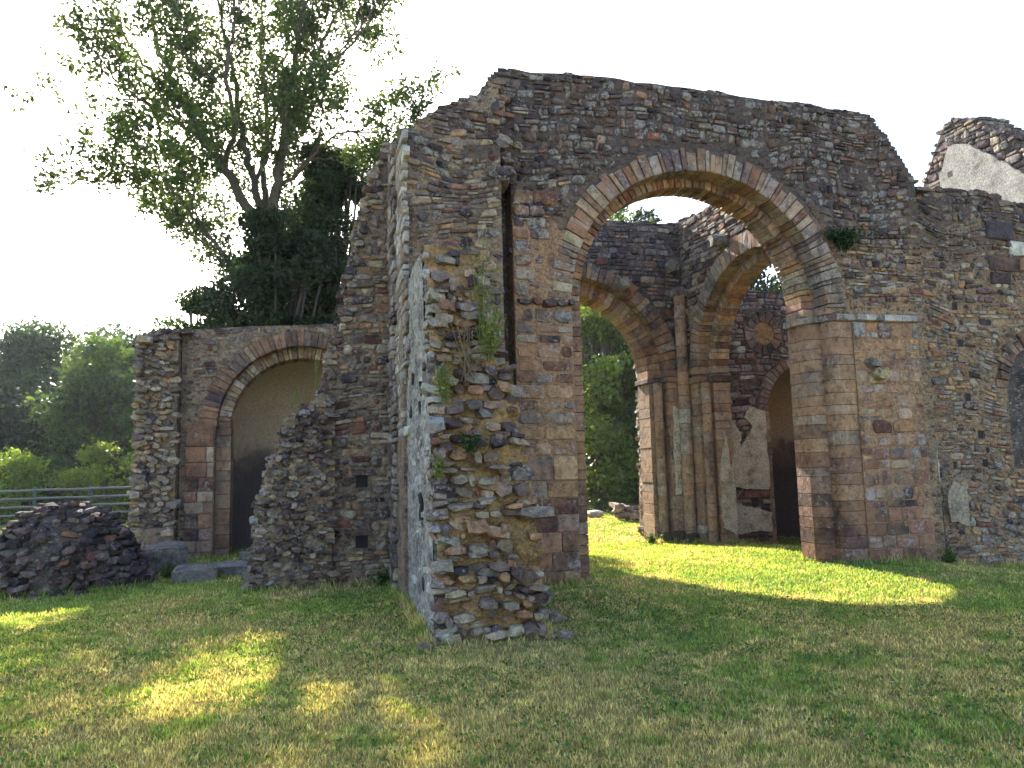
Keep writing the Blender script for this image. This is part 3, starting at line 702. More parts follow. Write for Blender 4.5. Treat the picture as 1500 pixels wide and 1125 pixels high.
# apse shell: half cylinder and half dome, hollow, with thickness
def apse(ms, cx, y0, r, zs, mat_low, mat_dome, depth=1.0, t=.35):
    n, m = 20, 8
    for nm, rr0, mat in (('apse_wall', r, mat_low),):
        V = []; Fc = []
        for rr in (r, r + t):
            for i in range(n + 1):
                a = math.pi * i / n; p = (cx - rr * math.cos(a), y0 + depth * rr * math.sin(a))
                V += [(*p, -.3), (*p, zs)]
        k = 2 * (n + 1)
        for i in range(n):
            a = 2 * i; Fc += [(a, a + 2, a + 3, a + 1), (k + a, k + a + 1, k + a + 3, k + a + 2), (a + 1, a + 3, k + a + 3, k + a + 1)]
        ms.part(nm, V, Fc, mat, smooth=False)
    V = []; Fc = []
    for rr in (r, r + t):
        for j in range(m + 1):
            e = math.pi / 2 * j / m
            for i in range(n + 1):
                a = math.pi * i / n
                V.append((cx - rr * math.cos(e) * math.cos(a), y0 + depth * rr * math.cos(e) * math.sin(a), zs + .003 + rr * math.sin(e)))
    k = (m + 1) * (n + 1)
    for j in range(m):
        for i in range(n):
            a = j * (n + 1) + i; Fc += [(a, a + 1, a + n + 2, a + n + 1), (k + a, k + a + n + 1, k + a + n + 2, k + a + 1)]
    ms.part('apse_vault', V, Fc, mat_dome, smooth=True)
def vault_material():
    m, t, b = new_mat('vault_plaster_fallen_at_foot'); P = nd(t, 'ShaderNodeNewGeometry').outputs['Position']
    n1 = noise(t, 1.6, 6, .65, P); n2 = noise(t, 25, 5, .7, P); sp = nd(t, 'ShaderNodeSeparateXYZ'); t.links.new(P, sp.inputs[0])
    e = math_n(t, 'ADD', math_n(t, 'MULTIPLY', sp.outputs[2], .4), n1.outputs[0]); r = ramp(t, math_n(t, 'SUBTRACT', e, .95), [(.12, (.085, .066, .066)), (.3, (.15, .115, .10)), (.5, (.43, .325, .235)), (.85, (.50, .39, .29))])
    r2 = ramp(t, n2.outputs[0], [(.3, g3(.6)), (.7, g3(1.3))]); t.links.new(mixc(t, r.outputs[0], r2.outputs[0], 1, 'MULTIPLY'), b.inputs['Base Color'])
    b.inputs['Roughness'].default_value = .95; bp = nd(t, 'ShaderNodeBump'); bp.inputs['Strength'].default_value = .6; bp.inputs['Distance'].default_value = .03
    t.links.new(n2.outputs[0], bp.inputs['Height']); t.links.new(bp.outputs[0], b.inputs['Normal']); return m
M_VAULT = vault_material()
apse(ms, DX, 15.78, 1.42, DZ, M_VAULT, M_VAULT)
# torn left end: tan rubble with a groove beside it
fe = YF(14.72)
ms.core('mortar_core', [(-3.1, -.3), (-2.38, -.3), (-2.38, 4.3), (-2.9, 4.24), (-3.02, 4.05), (-3.06, 2.2), (-3.14, .6)], fe, -.05, -1.0, M_MORTAR)
ine = lambda u, v: -3.14 + .03 * v < u < -2.38 and v < 4.2
rubble_face(ms, fe, -3.12, -2.38, 0, 4.25, ine, (.06, .14), (.09, .26), lambda u, v: {'tan': 1.1, 'grey': .8, 'orange': .3, 'schist': .2 + 1.2 * (v > 3.2)}, (-.06, .05), .95, lichen=(.1, .7))
rubble_face(ms, XF(-3.1), -15.6, -14.7, 0, 4.1, lambda u, v: True, (.08, .16), (.12, .28), lambda u, v: {'tan': 1.1, 'grey': .8, 'schist': .3}, (-.12, -.03), .9)
ms.core('plinth', [(-3.16, -.3), (-2.36, -.3), (-2.36, .72), (-3.14, .66)], YF(14.6), 0, -.1, M_MORTAR)
courses(ms, YF(14.6), -3.15, -2.36, 0, .7, ok, (.14, .22), (.2, .36), lambda u, v: {'grey': 1, 'tan': 1}, 'ashlar_block', warp=0, proud=(0, .02), joint=.02, mat=M_ASHLAR, split=0)
cap_stones(ms, fd, [p for p in DT if p[0] > -2.4], 0, -.78, lambda u, v: {'schist': 1, 'dark': .4, 'grey': .4}, (.16, .34), (.05, .1), (.1, .5), sink=.03)
cap_stones(ms, fe, [(-3.05, 4.1), (-2.85, 4.24), (-2.38, 4.3)], 0, -.9, lambda u, v: {'schist': 1, 'dark': .4, 'grey': .4}, (.14, .28), (.06, .12), (.1, .5), sink=.03)
ms.finish()

# ---------------- choir arch wall (far side of the crossing)
ms = Masonry('choir_arch_wall', (6.0, 15.4, 0), 'far wall of the crossing with the arch that opens onto sunlit trees')
fh = YF(15.0); HX, HZ = 5.38, 3.52
HT = ragged([(2.2, 7.0), (5, 7.05), (7.0, 7.0), (8.1, 7.05), (8.7, 7.15)], .2, .03, 5)
def hout(r): return [(2.4, -.4), (HX - r, -.4)] + arc(HX, HZ, r, math.pi, 0, 30) + [(HX + r, -.4), (8.64, -.4), (8.64, 7.1)] + [p for p in reversed(HT) if 2.4 < p[0] < 8.64] + [(2.4, 7.0)]
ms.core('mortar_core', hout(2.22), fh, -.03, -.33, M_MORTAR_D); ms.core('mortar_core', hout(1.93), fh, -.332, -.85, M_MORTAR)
def in_h(u, v): return 3 < u < 8.05 and v < interp(HT, u) - .02 and not (math.hypot(u - HX, v - HZ) < 2.5 and v > HZ) and not (abs(u - HX) < 2.5 and v <= HZ + .05) and not (u > 7.55 and v < 3.55)
courses(ms, fh, 3.2, 8.05, 3.4, 7.1, in_h, (.09, .18), (.13, .34), lambda u, v: {'schist': 1.3, 'dark': .5, 'grey': .3, 'red': .25, 'tan': .2 if v < 5 else .05}, joint=.018, proud=(-.01, .025), rough=.012, lichen=(.1, .7), warp=.05, drop=.04, seed=1)
arch_ring(ms, fh, HX, HZ, 2.18, 2.5, 42, .32, lambda a: {'schist': 1, 'grey': .6, 'tan': .4, 'red': .4}, (0, .015), 0, math.pi, rvar=.04)
arch_ring(ms, YF(15.3), HX, HZ, 1.86, 2.22, 42, .56, lambda a: {'tan': 1, 'orange': .8, 'red': .3, 'grey': .3}, (-.004, .006), 0, math.pi, rvar=0)
w_far = lambda u, v: {'tan': 1.0, 'orange': .6, 'red': .3, 'grey': .5, 'dark': .3 if v < .7 else .03, 'pale': .2}
jamb_blocks(7.24, 7.62, 15.28, 15.86, -.3, 3.4, w_far, (.2, .32)); jamb_blocks(7.57, 8.02, 14.985, 15.29, -.3, 3.4, w_far, (.2, .32))
jamb_blocks(3.14, 3.52, 15.28, 15.86, -.3, 3.4, w_far, (.2, .32)); jamb_blocks(2.6, 3.2, 14.985, 15.29, -.3, 3.4, w_far, (.2, .32))
for (xa, xb, ya, yb) in ((7.19, 7.6, 15.23, 15.9), (7.52, 8.0, 14.93, 15.3), (3.1, 3.57, 15.23, 15.9)):
    ms.add('impost_stone', prism([(xa, ya), (xb, ya), (xb, yb), (xa, yb)], 3.4, 3.52, .015), pick({'schist': 1, 'dark': .5}), .3, M_ASHLAR)
def shaft(cx, cy, r, z0, z1, wts, hr=(.22, .4)):
    z = z0
    while z < z1 - .02:
        h = min(rnd.uniform(*hr), z1 - z)
        ms.add('shaft_drum', prism([(cx + r * math.cos(2 * math.pi * k / 14), cy + r * math.sin(2 * math.pi * k / 14)) for k in range(14)], z, z + h, .005), pick_soft(wts(cx, z)), rnd.uniform(0, .5), M_ASHLAR); z += h
shaft(7.88, 14.86, .13, -.1, 5.3, w_far)
shaft(7.40, 15.16, .10, -.1, 3.4, w_far)
ms.add('capital', rock((7.88, 5.4, .12), (.34, .3, .34), fh, .05), (.16, .14, .13), .5)
for (xx, zz) in ((6.6, 5.55), (7.75, 6.0)): ms.add('corbel', rock((xx, zz, .08), (.3, .28, .34), fh, .15), (.2, .17, .14), .5)
cap_stones(ms, fh, HT, 0, -.8, lambda u, v: {'schist': 1, 'dark': .6}, (.18, .36), (.05, .1), (.1, .4), sink=.03)
# base mouldings and dark brown foot
for (xx, yy, s) in ((7.40, 15.14, .3), (7.88, 14.84, .34), (7.65, 14.95, .3)):
    ms.add('base_block', rock((xx, .02, 15 - yy), (s, .34, s), fh, .04), (.10, .08, .06), .2)
# plaster left on the jambs, ragged patches with a real thickness
def plaster_patch(ms, fr, pts, n0=.02, n1=-.02, mat=None, seed=0):
    P = []; k = len(pts)
    for i in range(k):
        a, b = pts[i], pts[(i + 1) % k]; L = math.hypot(b[0] - a[0], b[1] - a[1]); m = max(1, int(L / .04))
        for j in range(m):
            t = j / m; x = a[0] + (b[0] - a[0]) * t; y = a[1] + (b[1] - a[1]) * t
            e = .07 if L > .1 else .02
            P.append((x + e * (float(fbm(x * 6 + seed, y * 6, 3)) - .5), y + e * 1.6 * (float(fbm(x * 6, y * 6 + 30 + seed, 3)) - .5)))
    ms.core('plaster_patch', P, fr, n0, n1, mat or M_PLASTER)
plaster_patch(ms, YF(14.97), [(7.63, .95), (7.76, .95), (7.8, 1.9), (7.76, 2.8), (7.66, 2.9), (7.64, 2.0)], seed=3)
ms.finish()

# ---------------- south crossing arch (right side, seen obliquely)
ms = Masonry('side_crossing_arch_wall', (8.5, 12.4, 0), 'wall on the right of the crossing with an arch seen obliquely through the big arch')
fs = XF(8.0); SU, SZ = -12.35, 3.52
ST = ragged([(-15, 7.1), (-14, 6.95), (-12, 7.0), (-10.4, 7.0)], .2, .03, 6)
def sout(r): return [(-15.0, -.4), (SU - r, -.4)] + arc(SU, SZ, r, math.pi, 0, 30) + [(SU + r, -.4), (-10.4, -.4), (-10.4, 7.0)] + [p for p in reversed(ST) if -15 < p[0] < -10.4] + [(-15.0, 7.1)]
ms.core('mortar_core', sout(2.14), fs, -.03, -.30, M_MORTAR); ms.core('mortar_core', sout(1.98), fs, -.302, -.64, M_MORTAR)
def in_s(u, v): return -15.0 < u < -10.4 and v < interp(ST, u) - .02 and not (math.hypot(u - SU, v - SZ) < 2.48 and v > SZ) and not (abs(u - SU) < 2.5 and v <= SZ + .02)
courses(ms, fs, -15, -10.4, 3.4, 7.0, in_s, (.09, .18), (.14, .36), lambda u, v: {'schist': .8, 'grey': .7, 'tan': .5, 'red': .3, 'dark': .15}, joint=.018, proud=(-.01, .025), rough=.012, lichen=(.1, .7), warp=.05, drop=.04, seed=12)
arch_ring(ms, fs, SU, SZ, 2.10, 2.46, 44, .30, lambda a: {'grey': 1, 'tan': .8, 'schist': .4, 'red': .2}, (0, .015), 0, math.pi, rvar=.05)
arch_ring(ms, XF(8.28), SU, SZ, 1.92, 2.14, 48, .38, lambda a: {'tan': 1, 'orange': .7, 'grey': .5, 'red': .2}, (-.004, .006), 0, math.pi, rvar=0)
# far jamb, stepped, looking towards the camera
jamb_blocks(8.0, 8.3, 14.45, 14.98, -.3, 3.32, w_far, (.15, .28)); jamb_blocks(8.27, 8.66, 14.27, 14.98, -.3, 3.32, w_far, (.15, .28))
shaft(8.13, 14.36, .10, -.1, 3.32, w_far)
for (xa, xb, ya, yb) in ((7.95, 8.32, 14.39, 14.98), (8.25, 8.70, 14.2, 14.98)):
    ms.add('impost_stone', prism([(xa, ya), (xb, ya), (xb, yb), (xa, yb)], 3.32, 3.47, .02), pick({'dark': 1, 'schist': .6}), .2, M_ASHLAR)
plaster_patch(ms, YF(14.27), [(8.31, .25), (8.64, .1), (8.64, 1.75), (8.56, 1.5), (8.5, 2.15), (8.4, 1.9), (8.33, 1.5)], seed=5)
plaster_patch(ms, YF(14.45), [(8.17, .9), (8.26, .9), (8.26, 2.5), (8.19, 2.6)], seed=8)
ms.add('corbel', rock((-13.1, 6.05, .1), (.32, .3, .42), fs, .15), (.2, .17, .14), .5)
cap_stones(ms, fs, ST, 0, -.62, lambda u, v: {'schist': 1, 'dark': .4, 'grey': .5}, (.18, .36), (.05, .1), (.1, .6), sink=.03)
ms.finish()

# ---------------- south transept east wall with oculus and niche
ms = Masonry('oculus_wall', (10.8, 15.4, 0), 'wall with a blocked round window above a dark niche, seen through the side arch')
NX, NZ = 11.12, 2.75
OT = ragged([(8.6, 5.6), (10.5, 5.55), (11.5, 5.5), (14, 5.4)], .2, .03, 8)
def oout(r): return [(8.66, -.4), (NX - r, -.4)] + arc(NX, NZ, r, math.pi, 0, 24) + [(NX + r, -.4), (14.2, -.4), (14.2, 5.4)] + [p for p in reversed(OT) if 8.66 < p[0] < 14.2] + [(8.66, 5.6)]
ms.core('mortar_core', oout(1.15), fh, -.03, -.85, M_MORTAR_D)
OX, OZ = 10.06, 4.55
def in_o(u, v): return 8.66 < u < 13 and v < interp(OT, u) - .02 and not (math.hypot(u - NX, v - NZ) < 1.34 and v > NZ) and not (abs(u - NX) < 1.12 and v <= NZ + .05) and math.hypot(u - OX, v - OZ) > .5
courses(ms, fh, 8.66, 12.6, -.2, 5.6, in_o, (.1, .19), (.14, .36), lambda u, v: {'schist': 1, 'grey': .8, 'red': .4, 'pale': .3, 'dark': .25} if v > 2.6 else {'red': .8, 'dark': .4, 'schist': .6, 'tan': .3}, joint=.02, proud=(-.012, .02), rough=.012, lichen=(.2, .95), warp=.05, drop=.04, seed=14)
arch_ring(ms, fh, NX, NZ, 1.08, 1.32, 28, .5, lambda a: {'grey': 1, 'schist': .8, 'tan': .3}, (0, .012), 0, math.pi, rvar=.03)
jamb_blocks(9.95, 10.06, 14.985, 15.8, -.3, 2.75, lambda u, v: {'grey': .6, 'tan': .7, 'red': .5}, (.2, .32))
arch_ring(ms, fh, OX, OZ, .27, .49, 15, .2, lambda a: {'dark': 1, 'schist': .8, 'grey': .4}, (0, .015), 0, 2 * math.pi, kind='oculus_stone', rvar=.03)
dk = [(OX + .28 * math.cos(2 * math.pi * k / 24), OZ + .28 * math.sin(2 * math.pi * k / 24)) for k in range(24)]
ms.core('oculus_blocking', dk, fh, -.02, -.2, M_MORTAR_O)
plaster_patch(ms, fh, [(8.72, 1.1), (9.95, .98), (9.95, 2.75), (9.55, 2.85), (9.42, 2.6), (9.6, 2.4), (9.28, 1.9), (9.3, 2.25), (9.12, 2.5), (8.75, 2.5)], .03, -.02, seed=1)
plaster_patch(ms, fh, [(8.8, .05), (9.95, .05), (9.95, .5), (9.0, .72)], .025, -.02, seed=2)
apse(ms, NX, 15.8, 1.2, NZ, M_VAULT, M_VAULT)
cap_stones(ms, fh, OT, 0, -.8, lambda u, v: {'schist': 1, 'dark': .4, 'grey': .5}, (.18, .36), (.05, .1), (.1, .6), sink=.03)
ms.finish()

# ---------------- south transept west wall, right edge of the picture
ms = Masonry('right_transept_wall', (11.2, 10, 0), 'rubble wall with tan mortar and small square holes at the right edge of the picture')
fw = YF(9.62)
WT = ragged([(9.15, 5.95), (9.5, 5.98), (10.3, 6.0), (10.9, 5.95), (11.6, 5.8), (13.6, 5.6)], .13, .06, 11)
ms.core('mortar_core', [(9.2, -.5), (13.6, -.5), (13.6, 5.6)] + [p for p in reversed(WT) if 9.2 < p[0] < 13.6] + [(9.2, 5.95)], fw, -.03, -.9, M_MORTAR)
wholes = [(10.0, 4.02), (10.05, 3.42), (10.1, 2.55), (10.28, 1.95), (10.32, 1.5)]
AXW, AZW = 11.62, 2.7
def in_w(u, v):
    if any(abs(u - a) < .05 and abs(v - b) < .06 for a, b in wholes): return False
    if math.hypot(u - AXW, v - AZW) < .95 and v > AZW or (abs(u - AXW) < .75 and v <= AZW and v > 1.4): return False
    if 9.2 < u < 9.45 and v < 1.2: return False
    return 9.22 < u < 12.6 and v < interp(WT, u) - .01
def w_w(u, v):
    h = sstep(3.9, 5.2, v)
    return {'tan': .7 * (1 - h) + .05, 'orange': .9 * (1 - h), 'grey': .5 - .2 * h, 'schist': .3 + 1.5 * h, 'red': .3, 'dark': .12 + .5 * h, 'pale': .05}
courses(ms, fw, 9.2, 12.7, -.2, 6.0, in_w, (.055, .15), (.08, .26), w_w, joint=.024, proud=(-.025, .016), rough=.02, lichen=(.05, .9), seed=21, warp=.14, drop=.05, split=.25, jit=.3, cut=(.15, .45))
rough_sheet(ms, 'mortar_skin', fw, 9.22, 12.6, -.2, 6.0, in_w, M_MORTAR_W, .036, .045, base=-.024, freq=6)
M_HOLE_SHADE = plain_material('painted_hole_shade', (.012, .01, .01))  # near-black colour painting the shade of holes that have no depth
for a, b in wholes: ms.part('painted_putlog_hole', fw(np.array([(a - .05, b - .06, -.024), (a + .05, b - .06, -.024), (a + .05, b + .06, -.024), (a - .05, b + .06, -.024)])), [(0, 1, 2, 3)], M_HOLE_SHADE)
ms.part('arch_shade_panel', fw(np.array([(p[0], p[1], -.024) for p in [(AXW - .72, 1.4), (AXW + .72, 1.4)] + arc(AXW, AZW, .72, 0, math.pi, 18)])), [tuple(range(21))], M_MORTAR_D)  # flat dark panel stands for the shade inside the arch opening
arch_ring(ms, fw, AXW, AZW, .72, .95, 20, .15, lambda a: {'schist': 1, 'dark': .8, 'grey': .3}, (.0, .03), 0, math.pi)
# big squared blocks high on the right
courses(ms, fw, 10.75, 12.6, 4.4, 5.5, ok, (.22, .3), (.3, .5), lambda u, v: {'schist': 1, 'red': .5, 'dark': .4, 'pale': .25}, 'ashlar_block', joint=.03, proud=(.02, .05), rough=.01, warp=0, split=0, cut=(.05, .15), drop=.25)
# recess shade painted as a flat dark slab, plus plaster, by the pier
ms.core('foot_recess_shade', [(9.2, -.4), (9.44, -.4), (9.42, .9), (9.32, 1.18), (9.2, 1.2)], fw, -.02, -.08, M_MORTAR_D)
plaster_patch(ms, fw, [(9.5, .62), (9.86, .55), (9.86, 1.15), (9.62, 1.25), (9.5, 1.1)], .03, -.03, M_PLASTER_T, 4)
plaster_patch(ms, YF(9.5), [(9.03, 1.25), (9.24, 1.22), (9.24, 1.75), (9.13, 2.3), (9.06, 1.9)], .03, -.01, M_PLASTER, 6)
cap_stones(ms, fw, WT, .02, -.85, lambda u, v: {'schist': 1, 'dark': .5, 'grey': .5}, (.12, .34), (.05, .13), (.1, .6), sink=.02)
ms.finish()

# ---------------- transept gable rising behind
ms = Masonry('plastered_gable', (14.3, 12.6, 0), 'ruined gable with pale plaster and jagged stone edge rising behind the right wall')
fg = XF(14.0)
GT = ragged([(-15.4, 6.0), (-14.2, 7.9), (-13.85, 8.5), (-13.4, 9.2), (-13.0, 9.3), (-12.75, 9.05), (-12.5, 9.0), (-12.1, 8.5), (-11.9, 8.45), (-11.5, 7.8), (-10.6, 6.9), (-9.8, 6.0)], .09, .13, 13)
ms.core('mortar_core', [(-15.4, 0), (-9.8, 0)] + list(reversed(GT)), fg, -.03, -.8, M_MORTAR_D)
def in_g(u, v): return -15.3 < u < -9.9 and v < interp(GT, u) - .02
pl = [(-13.7, 5.5), (-10.3, 5.5), (-10.9, 6.5), (-11.5, 7.3), (-12.2, 8.0), (-12.8, 8.5), (-13.25, 8.65), (-13.55, 8.0)]
courses(ms, fg, -15.3, -9.9, 5.8, 9.3, lambda u, v: in_g(u, v), (.1, .2), (.14, .36), lambda u, v: {'schist': .8, 'grey': 1, 'tan': .3}, joint=.02, proud=(-.01, .03), rough=.015, lichen=(.2, .8), warp=.04, seed=17)
plaster_patch(ms, fg, pl, .05, -.02, mortar_material('grey_gable_plaster', (0.36, 0.335, 0.30), (0.45, 0.42, 0.37), (0.20, 0.18, 0.16), bump=.5), 9)
ms.part('painted_putlog_hole', fg(np.array([(-13.32, 7.92, .053), (-13.2, 7.92, .053), (-13.2, 8.05, .053), (-13.32, 8.05, .053)])), [(0, 1, 2, 3)], M_HOLE_SHADE)  # black square on the plaster, painted as a shaded hole
cap_stones(ms, fg, GT, .03, -.78, lambda u, v: {'schist': .8, 'grey': 1, 'dark': .2}, (.1, .22), (.06, .13), (.2, .7), sink=0.04, step=.75)
ms.finish()

# ---------------- choir wall stub in the sun behind the far pier, low wall footings
ms = Masonry('choir_wall_stub', (7.8, 16.3, 0), 'pale rubble edge of a ruined wall in the light, just behind the far pier')
STU = [(-16.75, -.3), (-15.9, -.3), (-15.9, 4.1), (-16.3, 4.05), (-16.5, 3.9), (-16.45, 3.0), (-16.55, 1.8), (-16.7, .9)]
fx = XF(7.50)
ms.core('mortar_core', STU, fx, -.04, -.75, M_MORTAR)
def in_t(u, v): return -16.5 - .07 * max(0, 2.6 - v) < u < -15.9 and v < 4.05
rubble_face(ms, fx, -16.75, -15.88, 0, 4, in_t, (.08, .16), (.12, .3), lambda u, v: {'tan': 1.2, 'pale': .5, 'grey': .6}, (-.05, .05), .95)
ms.finish()

# ------------------------------------------------------------------ rubble mound and loose stones on the lawn
ms = Masonry('rubble_mound', (-3.25, 11.75, 0), 'dark stump of ruined wall like a mound of rubble at the left edge', 'ruin')
def mound(a, h):
    """surface of the stump: a in angle, h 0..1 from foot to crown"""
    prof = [(0, 1.03), (.18, 1.0), (.45, .88), (.7, .66), (.88, .4), (1, .0)]
    r = float(np.interp(h, [p[0] for p in prof], [p[1] for p in prof])) * (1 + .12 * (float(fbm(math.cos(a) * 1.6 + 5, math.sin(a) * 1.6 + h * 2, 3)) - .5) * 2)
    return np.array((-3.36 + 1.02 * r * math.copysign(abs(math.cos(a)) ** .75, math.cos(a)), 11.95 + .78 * r * math.copysign(abs(math.sin(a)) ** .75, math.sin(a)), -.1 + 1.40 * h * (1 + .1 * (float(fbm(a * 2, h * 3, 2)) - .5))))
V = []; Fc = []; na, nh = 40, 14
for j in range(nh + 1):
    for i in range(na): V.append(mound(2 * math.pi * i / na, j / nh))
for j in range(nh):
    for i in range(na): k = (i + 1) % na; Fc.append((j * na + i, j * na + k, (j + 1) * na + k, (j + 1) * na + i))
ms.part('mortar_core', V, Fc, M_MORTAR_D)
h = .03
while h < 1:
    n = int(46 * max(.2, 1 - h * .75)); o = rnd.uniform(0, 6)
    for i in range(n):
        a = o + 2 * math.pi * i / n + rnd.uniform(-.05, .05); p = mound(a, h); q = mound(a, min(1, h + .04))
        U = np.array((-math.sin(a), math.cos(a), 0)); f0 = Frame(p, -U)
        ms.add('stone', rock((0, 0, rnd.uniform(-.07, .01)), (rnd.uniform(.09, .24), rnd.uniform(.06, .13), rnd.uniform(.12, .26)), f0, .35), pick({'schist': 1.0, 'dark': 1.6, 'red': .2}), rnd.uniform(.0, .5))
    h += .065
ms.finish()

def lone(name, c, size, col, label, cat, rotz=0, group=None, tilt=.06, lich=.4, mound=False):
    co, si = math.cos(rotz), math.sin(rotz)
    f0 = Frame((c[0], c[1], c[2]), (co, si, 0)); a, b, d = size
    hx, hy = a / 2, d / 2; P = [(-hx, -hy), (hx * .9, -hy * 1.0), (hx, hy * .8), (hx * .2, hy), (-hx * .92, hy * .95)]
    v, f = prism(P, 0, b, min(.03, b * .2))
    v = v + np.array([[rnd.uniform(-.02, .02) for _ in range(3)] for _ in range(len(v))])
    t = rnd.uniform(-tilt, tilt); v[:, 2] += v[:, 0] * t
    w = np.c_[c[0] + v[:, 0] * co - v[:, 1] * si, c[1] + v[:, 0] * si + v[:, 1] * co, c[2] + v[:, 2]]
    return tag(mesh_obj(name, w, f, M_STONE, None, (*col, lich), origin=(c[0], c[1], c[2])), label, cat, group)
G = lambda x, y: float(gz(x, y))
lone('stone_block', (-2.15, 12.75, G(-2.15, 12.75) - .05), (.62, .52, .7), (.16, .14, .125), 'squat worn block standing against the right of the rubble mound', 'stone', .25)
lone('stone_slab', (-1.62, 11.9, G(-1.6, 11.9) - .05), (.62, .26, .46), (.18, .16, .145), 'flat grey slab lying on the lawn nearest the rubble mound', 'stone', .15)
lone('stone_slab', (-1.12, 12.45, G(-1.1, 12.4) - .04), (.6, .2, .5), (.22, .2, .18), 'flat grey slab, middle one of the three loose stones', 'stone', -.2)
lone('stone_block', (-.92, 13.6, G(-.9, 13.6) - .05), (.52, .28, .36), (.2, .175, .16), 'small squared block lying before the chapel arch', 'stone', .1)
lone('stone_slab', (8.35, 22.0, G(8.35, 22) - .03), (.55, .2, .5), (.4, .37, .32), 'pale slab lying on the sunlit grass beyond the far arch', 'stone', .3)
for k, (x, y, sz) in enumerate(((2.28, 6.85, .13), (.98, 6.86, .10), (2.42, 7.5, .16))):
    v, f = rock((0, sz * .25, 0), (sz * 1.4, sz * .8, sz), Frame((x, y, G(x, y)), (1, 0, 0)), .2)
    tag(mesh_obj('fallen_stone', v, f, M_STONE, None, (.24, .19, .15, .3)), ('small fallen stone by the right foot of the broken wall end', 'small fallen stone by the pale left corner of the broken wall end', 'fallen stone lying behind the right foot of the broken wall end')[k], 'stone', 'fallen stones')
# grassy footing of the vanished choir, seen in the sun through the arches
ms = Masonry('low_wall_footing', (9.2, 21.5, 0), 'low grass-topped wall footing in the sun beyond the far arch')
for k in range(9):
    x = 8.9 + k * .35; y = 21.2 - .12 * k
    for q in range(4):
        ms.add('stone', rock((x + rnd.uniform(-.1, .1), .15 + .13 * (q % 3), y - 21 + rnd.uniform(-.15, .15)), (rnd.uniform(.25, .45), .2, .45), Frame((0, 21.5, G(x, y)), (1, 0, 0)), .2), pick({'tan': 1, 'grey': .8}), .4)
ms.finish()
tag(mesh_obj('headstone', [(13.05, 26.0, .1), (13.6, 26.0, .1), (13.6, 26.18, .1), (13.05, 26.18, .1), (13.05, 26.0, .75), (13.6, 26.0, .75), (13.6, 26.18, .75), (13.05, 26.18, .75), (13.32, 26.0, .95), (13.32, 26.18, .95)],
    [(0, 1, 5, 8, 4), (3, 7, 9, 6, 2), (1, 2, 6, 5), (0, 4, 7, 3), (4, 8, 9, 7), (8, 5, 6, 9)], M_STONE, None, (.3, .3, .3, .5)), 'small grey upright stone among the trees beyond the far arch', 'stone')

# ------------------------------------------------------------------ fence at the far left
def fence():
    root = empty('field_fence', (-8.6, 27.5, 0), 'fence of dark posts with shiny metal rails at the far left', 'fence')
    posts = [(-14.5, 27.2), (-11.4, 27.3), (-8.55, 27.4), (-6.9, 27.2), (-5.45, 27.0)]
    for (x, y) in posts:
        s = .055; z0 = G(x, y) - .2; z1 = z0 + 1.45
        mesh_obj('post', [(x - s, y - s, z0), (x + s, y - s, z0), (x + s, y + s, z0), (x - s, y + s, z0), (x - s, y - s, z1), (x + s, y - s, z1), (x + s, y + s, z1), (x - s, y + s, z1), (x, y, z1 + .04)],
                 [(0, 1, 5, 4), (1, 2, 6, 5), (2, 3, 7, 6), (3, 0, 4, 7), (4, 5, 8), (5, 6, 8), (6, 7, 8), (7, 4, 8)], M_POST, root)
    for i in range(len(posts) - 1):
        (xa, ya), (xb, yb) = posts[i], posts[i + 1]
        for k, h in enumerate((.36, .62, .88, 1.14)):
            V = []; m = 8
            for (x, y) in ((xa, ya), (xb, yb)):
                for q in range(m): V.append((x, y - .08 + .03 * math.cos(2 * math.pi * q / m), G(x, y) + h + .015 * i + .04 * math.sin(2 * math.pi * q / m)))
            mesh_obj('rail', V, [(q, (q + 1) % m, m + (q + 1) % m, m + q) for q in range(m)] + [tuple(range(m)), tuple(range(m, 2 * m))], M_RAIL, root)
fence()

# ------------------------------------------------------------------ trees
def tube(path, radii, m=7):
    V = []; Fc = []; P = [np.array(p, float) for p in path]
    for i, p in enumerate(P):
        d = P[min(i + 1, len(P) - 1)] - P[max(i - 1, 0)]; d /= np.linalg.norm(d) + 1e-9
        a = np.cross(d, (0.3, 1, .1)); a /= np.linalg.norm(a); b = np.cross(d, a)
        for k in range(m): t = 2 * math.pi * k / m; V.append(p + radii[i] * (math.cos(t) * a + math.sin(t) * b))
        if i:
            for k in range(m): j = (k + 1) % m; Fc.append(((i - 1) * m + k, (i - 1) * m + j, i * m + j, i * m + k))
    return V, Fc
def smooth_path(pts, n, wob, rs):
    pts = np.array(pts, float); t = np.linspace(0, len(pts) - 1, n); out = np.stack([np.interp(t, range(len(pts)), pts[:, k]) for k in range(3)], -1)
    k = np.array([.25, .5, .25]); 
    for _ in range(2): out[1:-1] = .25 * out[:-2] + .5 * out[1:-1] + .25 * out[2:]
    out[1:] += rs.normal(0, wob, out[1:].shape); return out
def leaves(C, size, cols, rs, droop=0.0, asp=.5):
    """C leaf centres; a small pointed quad each"""
    n = len(C); d = rs.normal(size=(n, 3)); d[:, 2] -= droop; d /= np.linalg.norm(d, axis=1, keepdims=True)
    e = np.cross(d, rs.normal(size=(n, 3))); e /= np.linalg.norm(e, axis=1, keepdims=True) + 1e-9
    s = (size * rs.uniform(.6, 1.35, n))[:, None]
    V = np.stack([C - d * s * .5, C + e * s * asp * .5, C + d * s * .5, C - e * s * asp * .5], 1).reshape(-1, 3)
    i = np.arange(n) * 4; T = np.vstack([np.c_[i, i + 1, i + 2], np.c_[i, i + 2, i + 3]])
    c = np.repeat(cols, 4, axis=0); return V, T, np.c_[c, np.ones(len(c))]
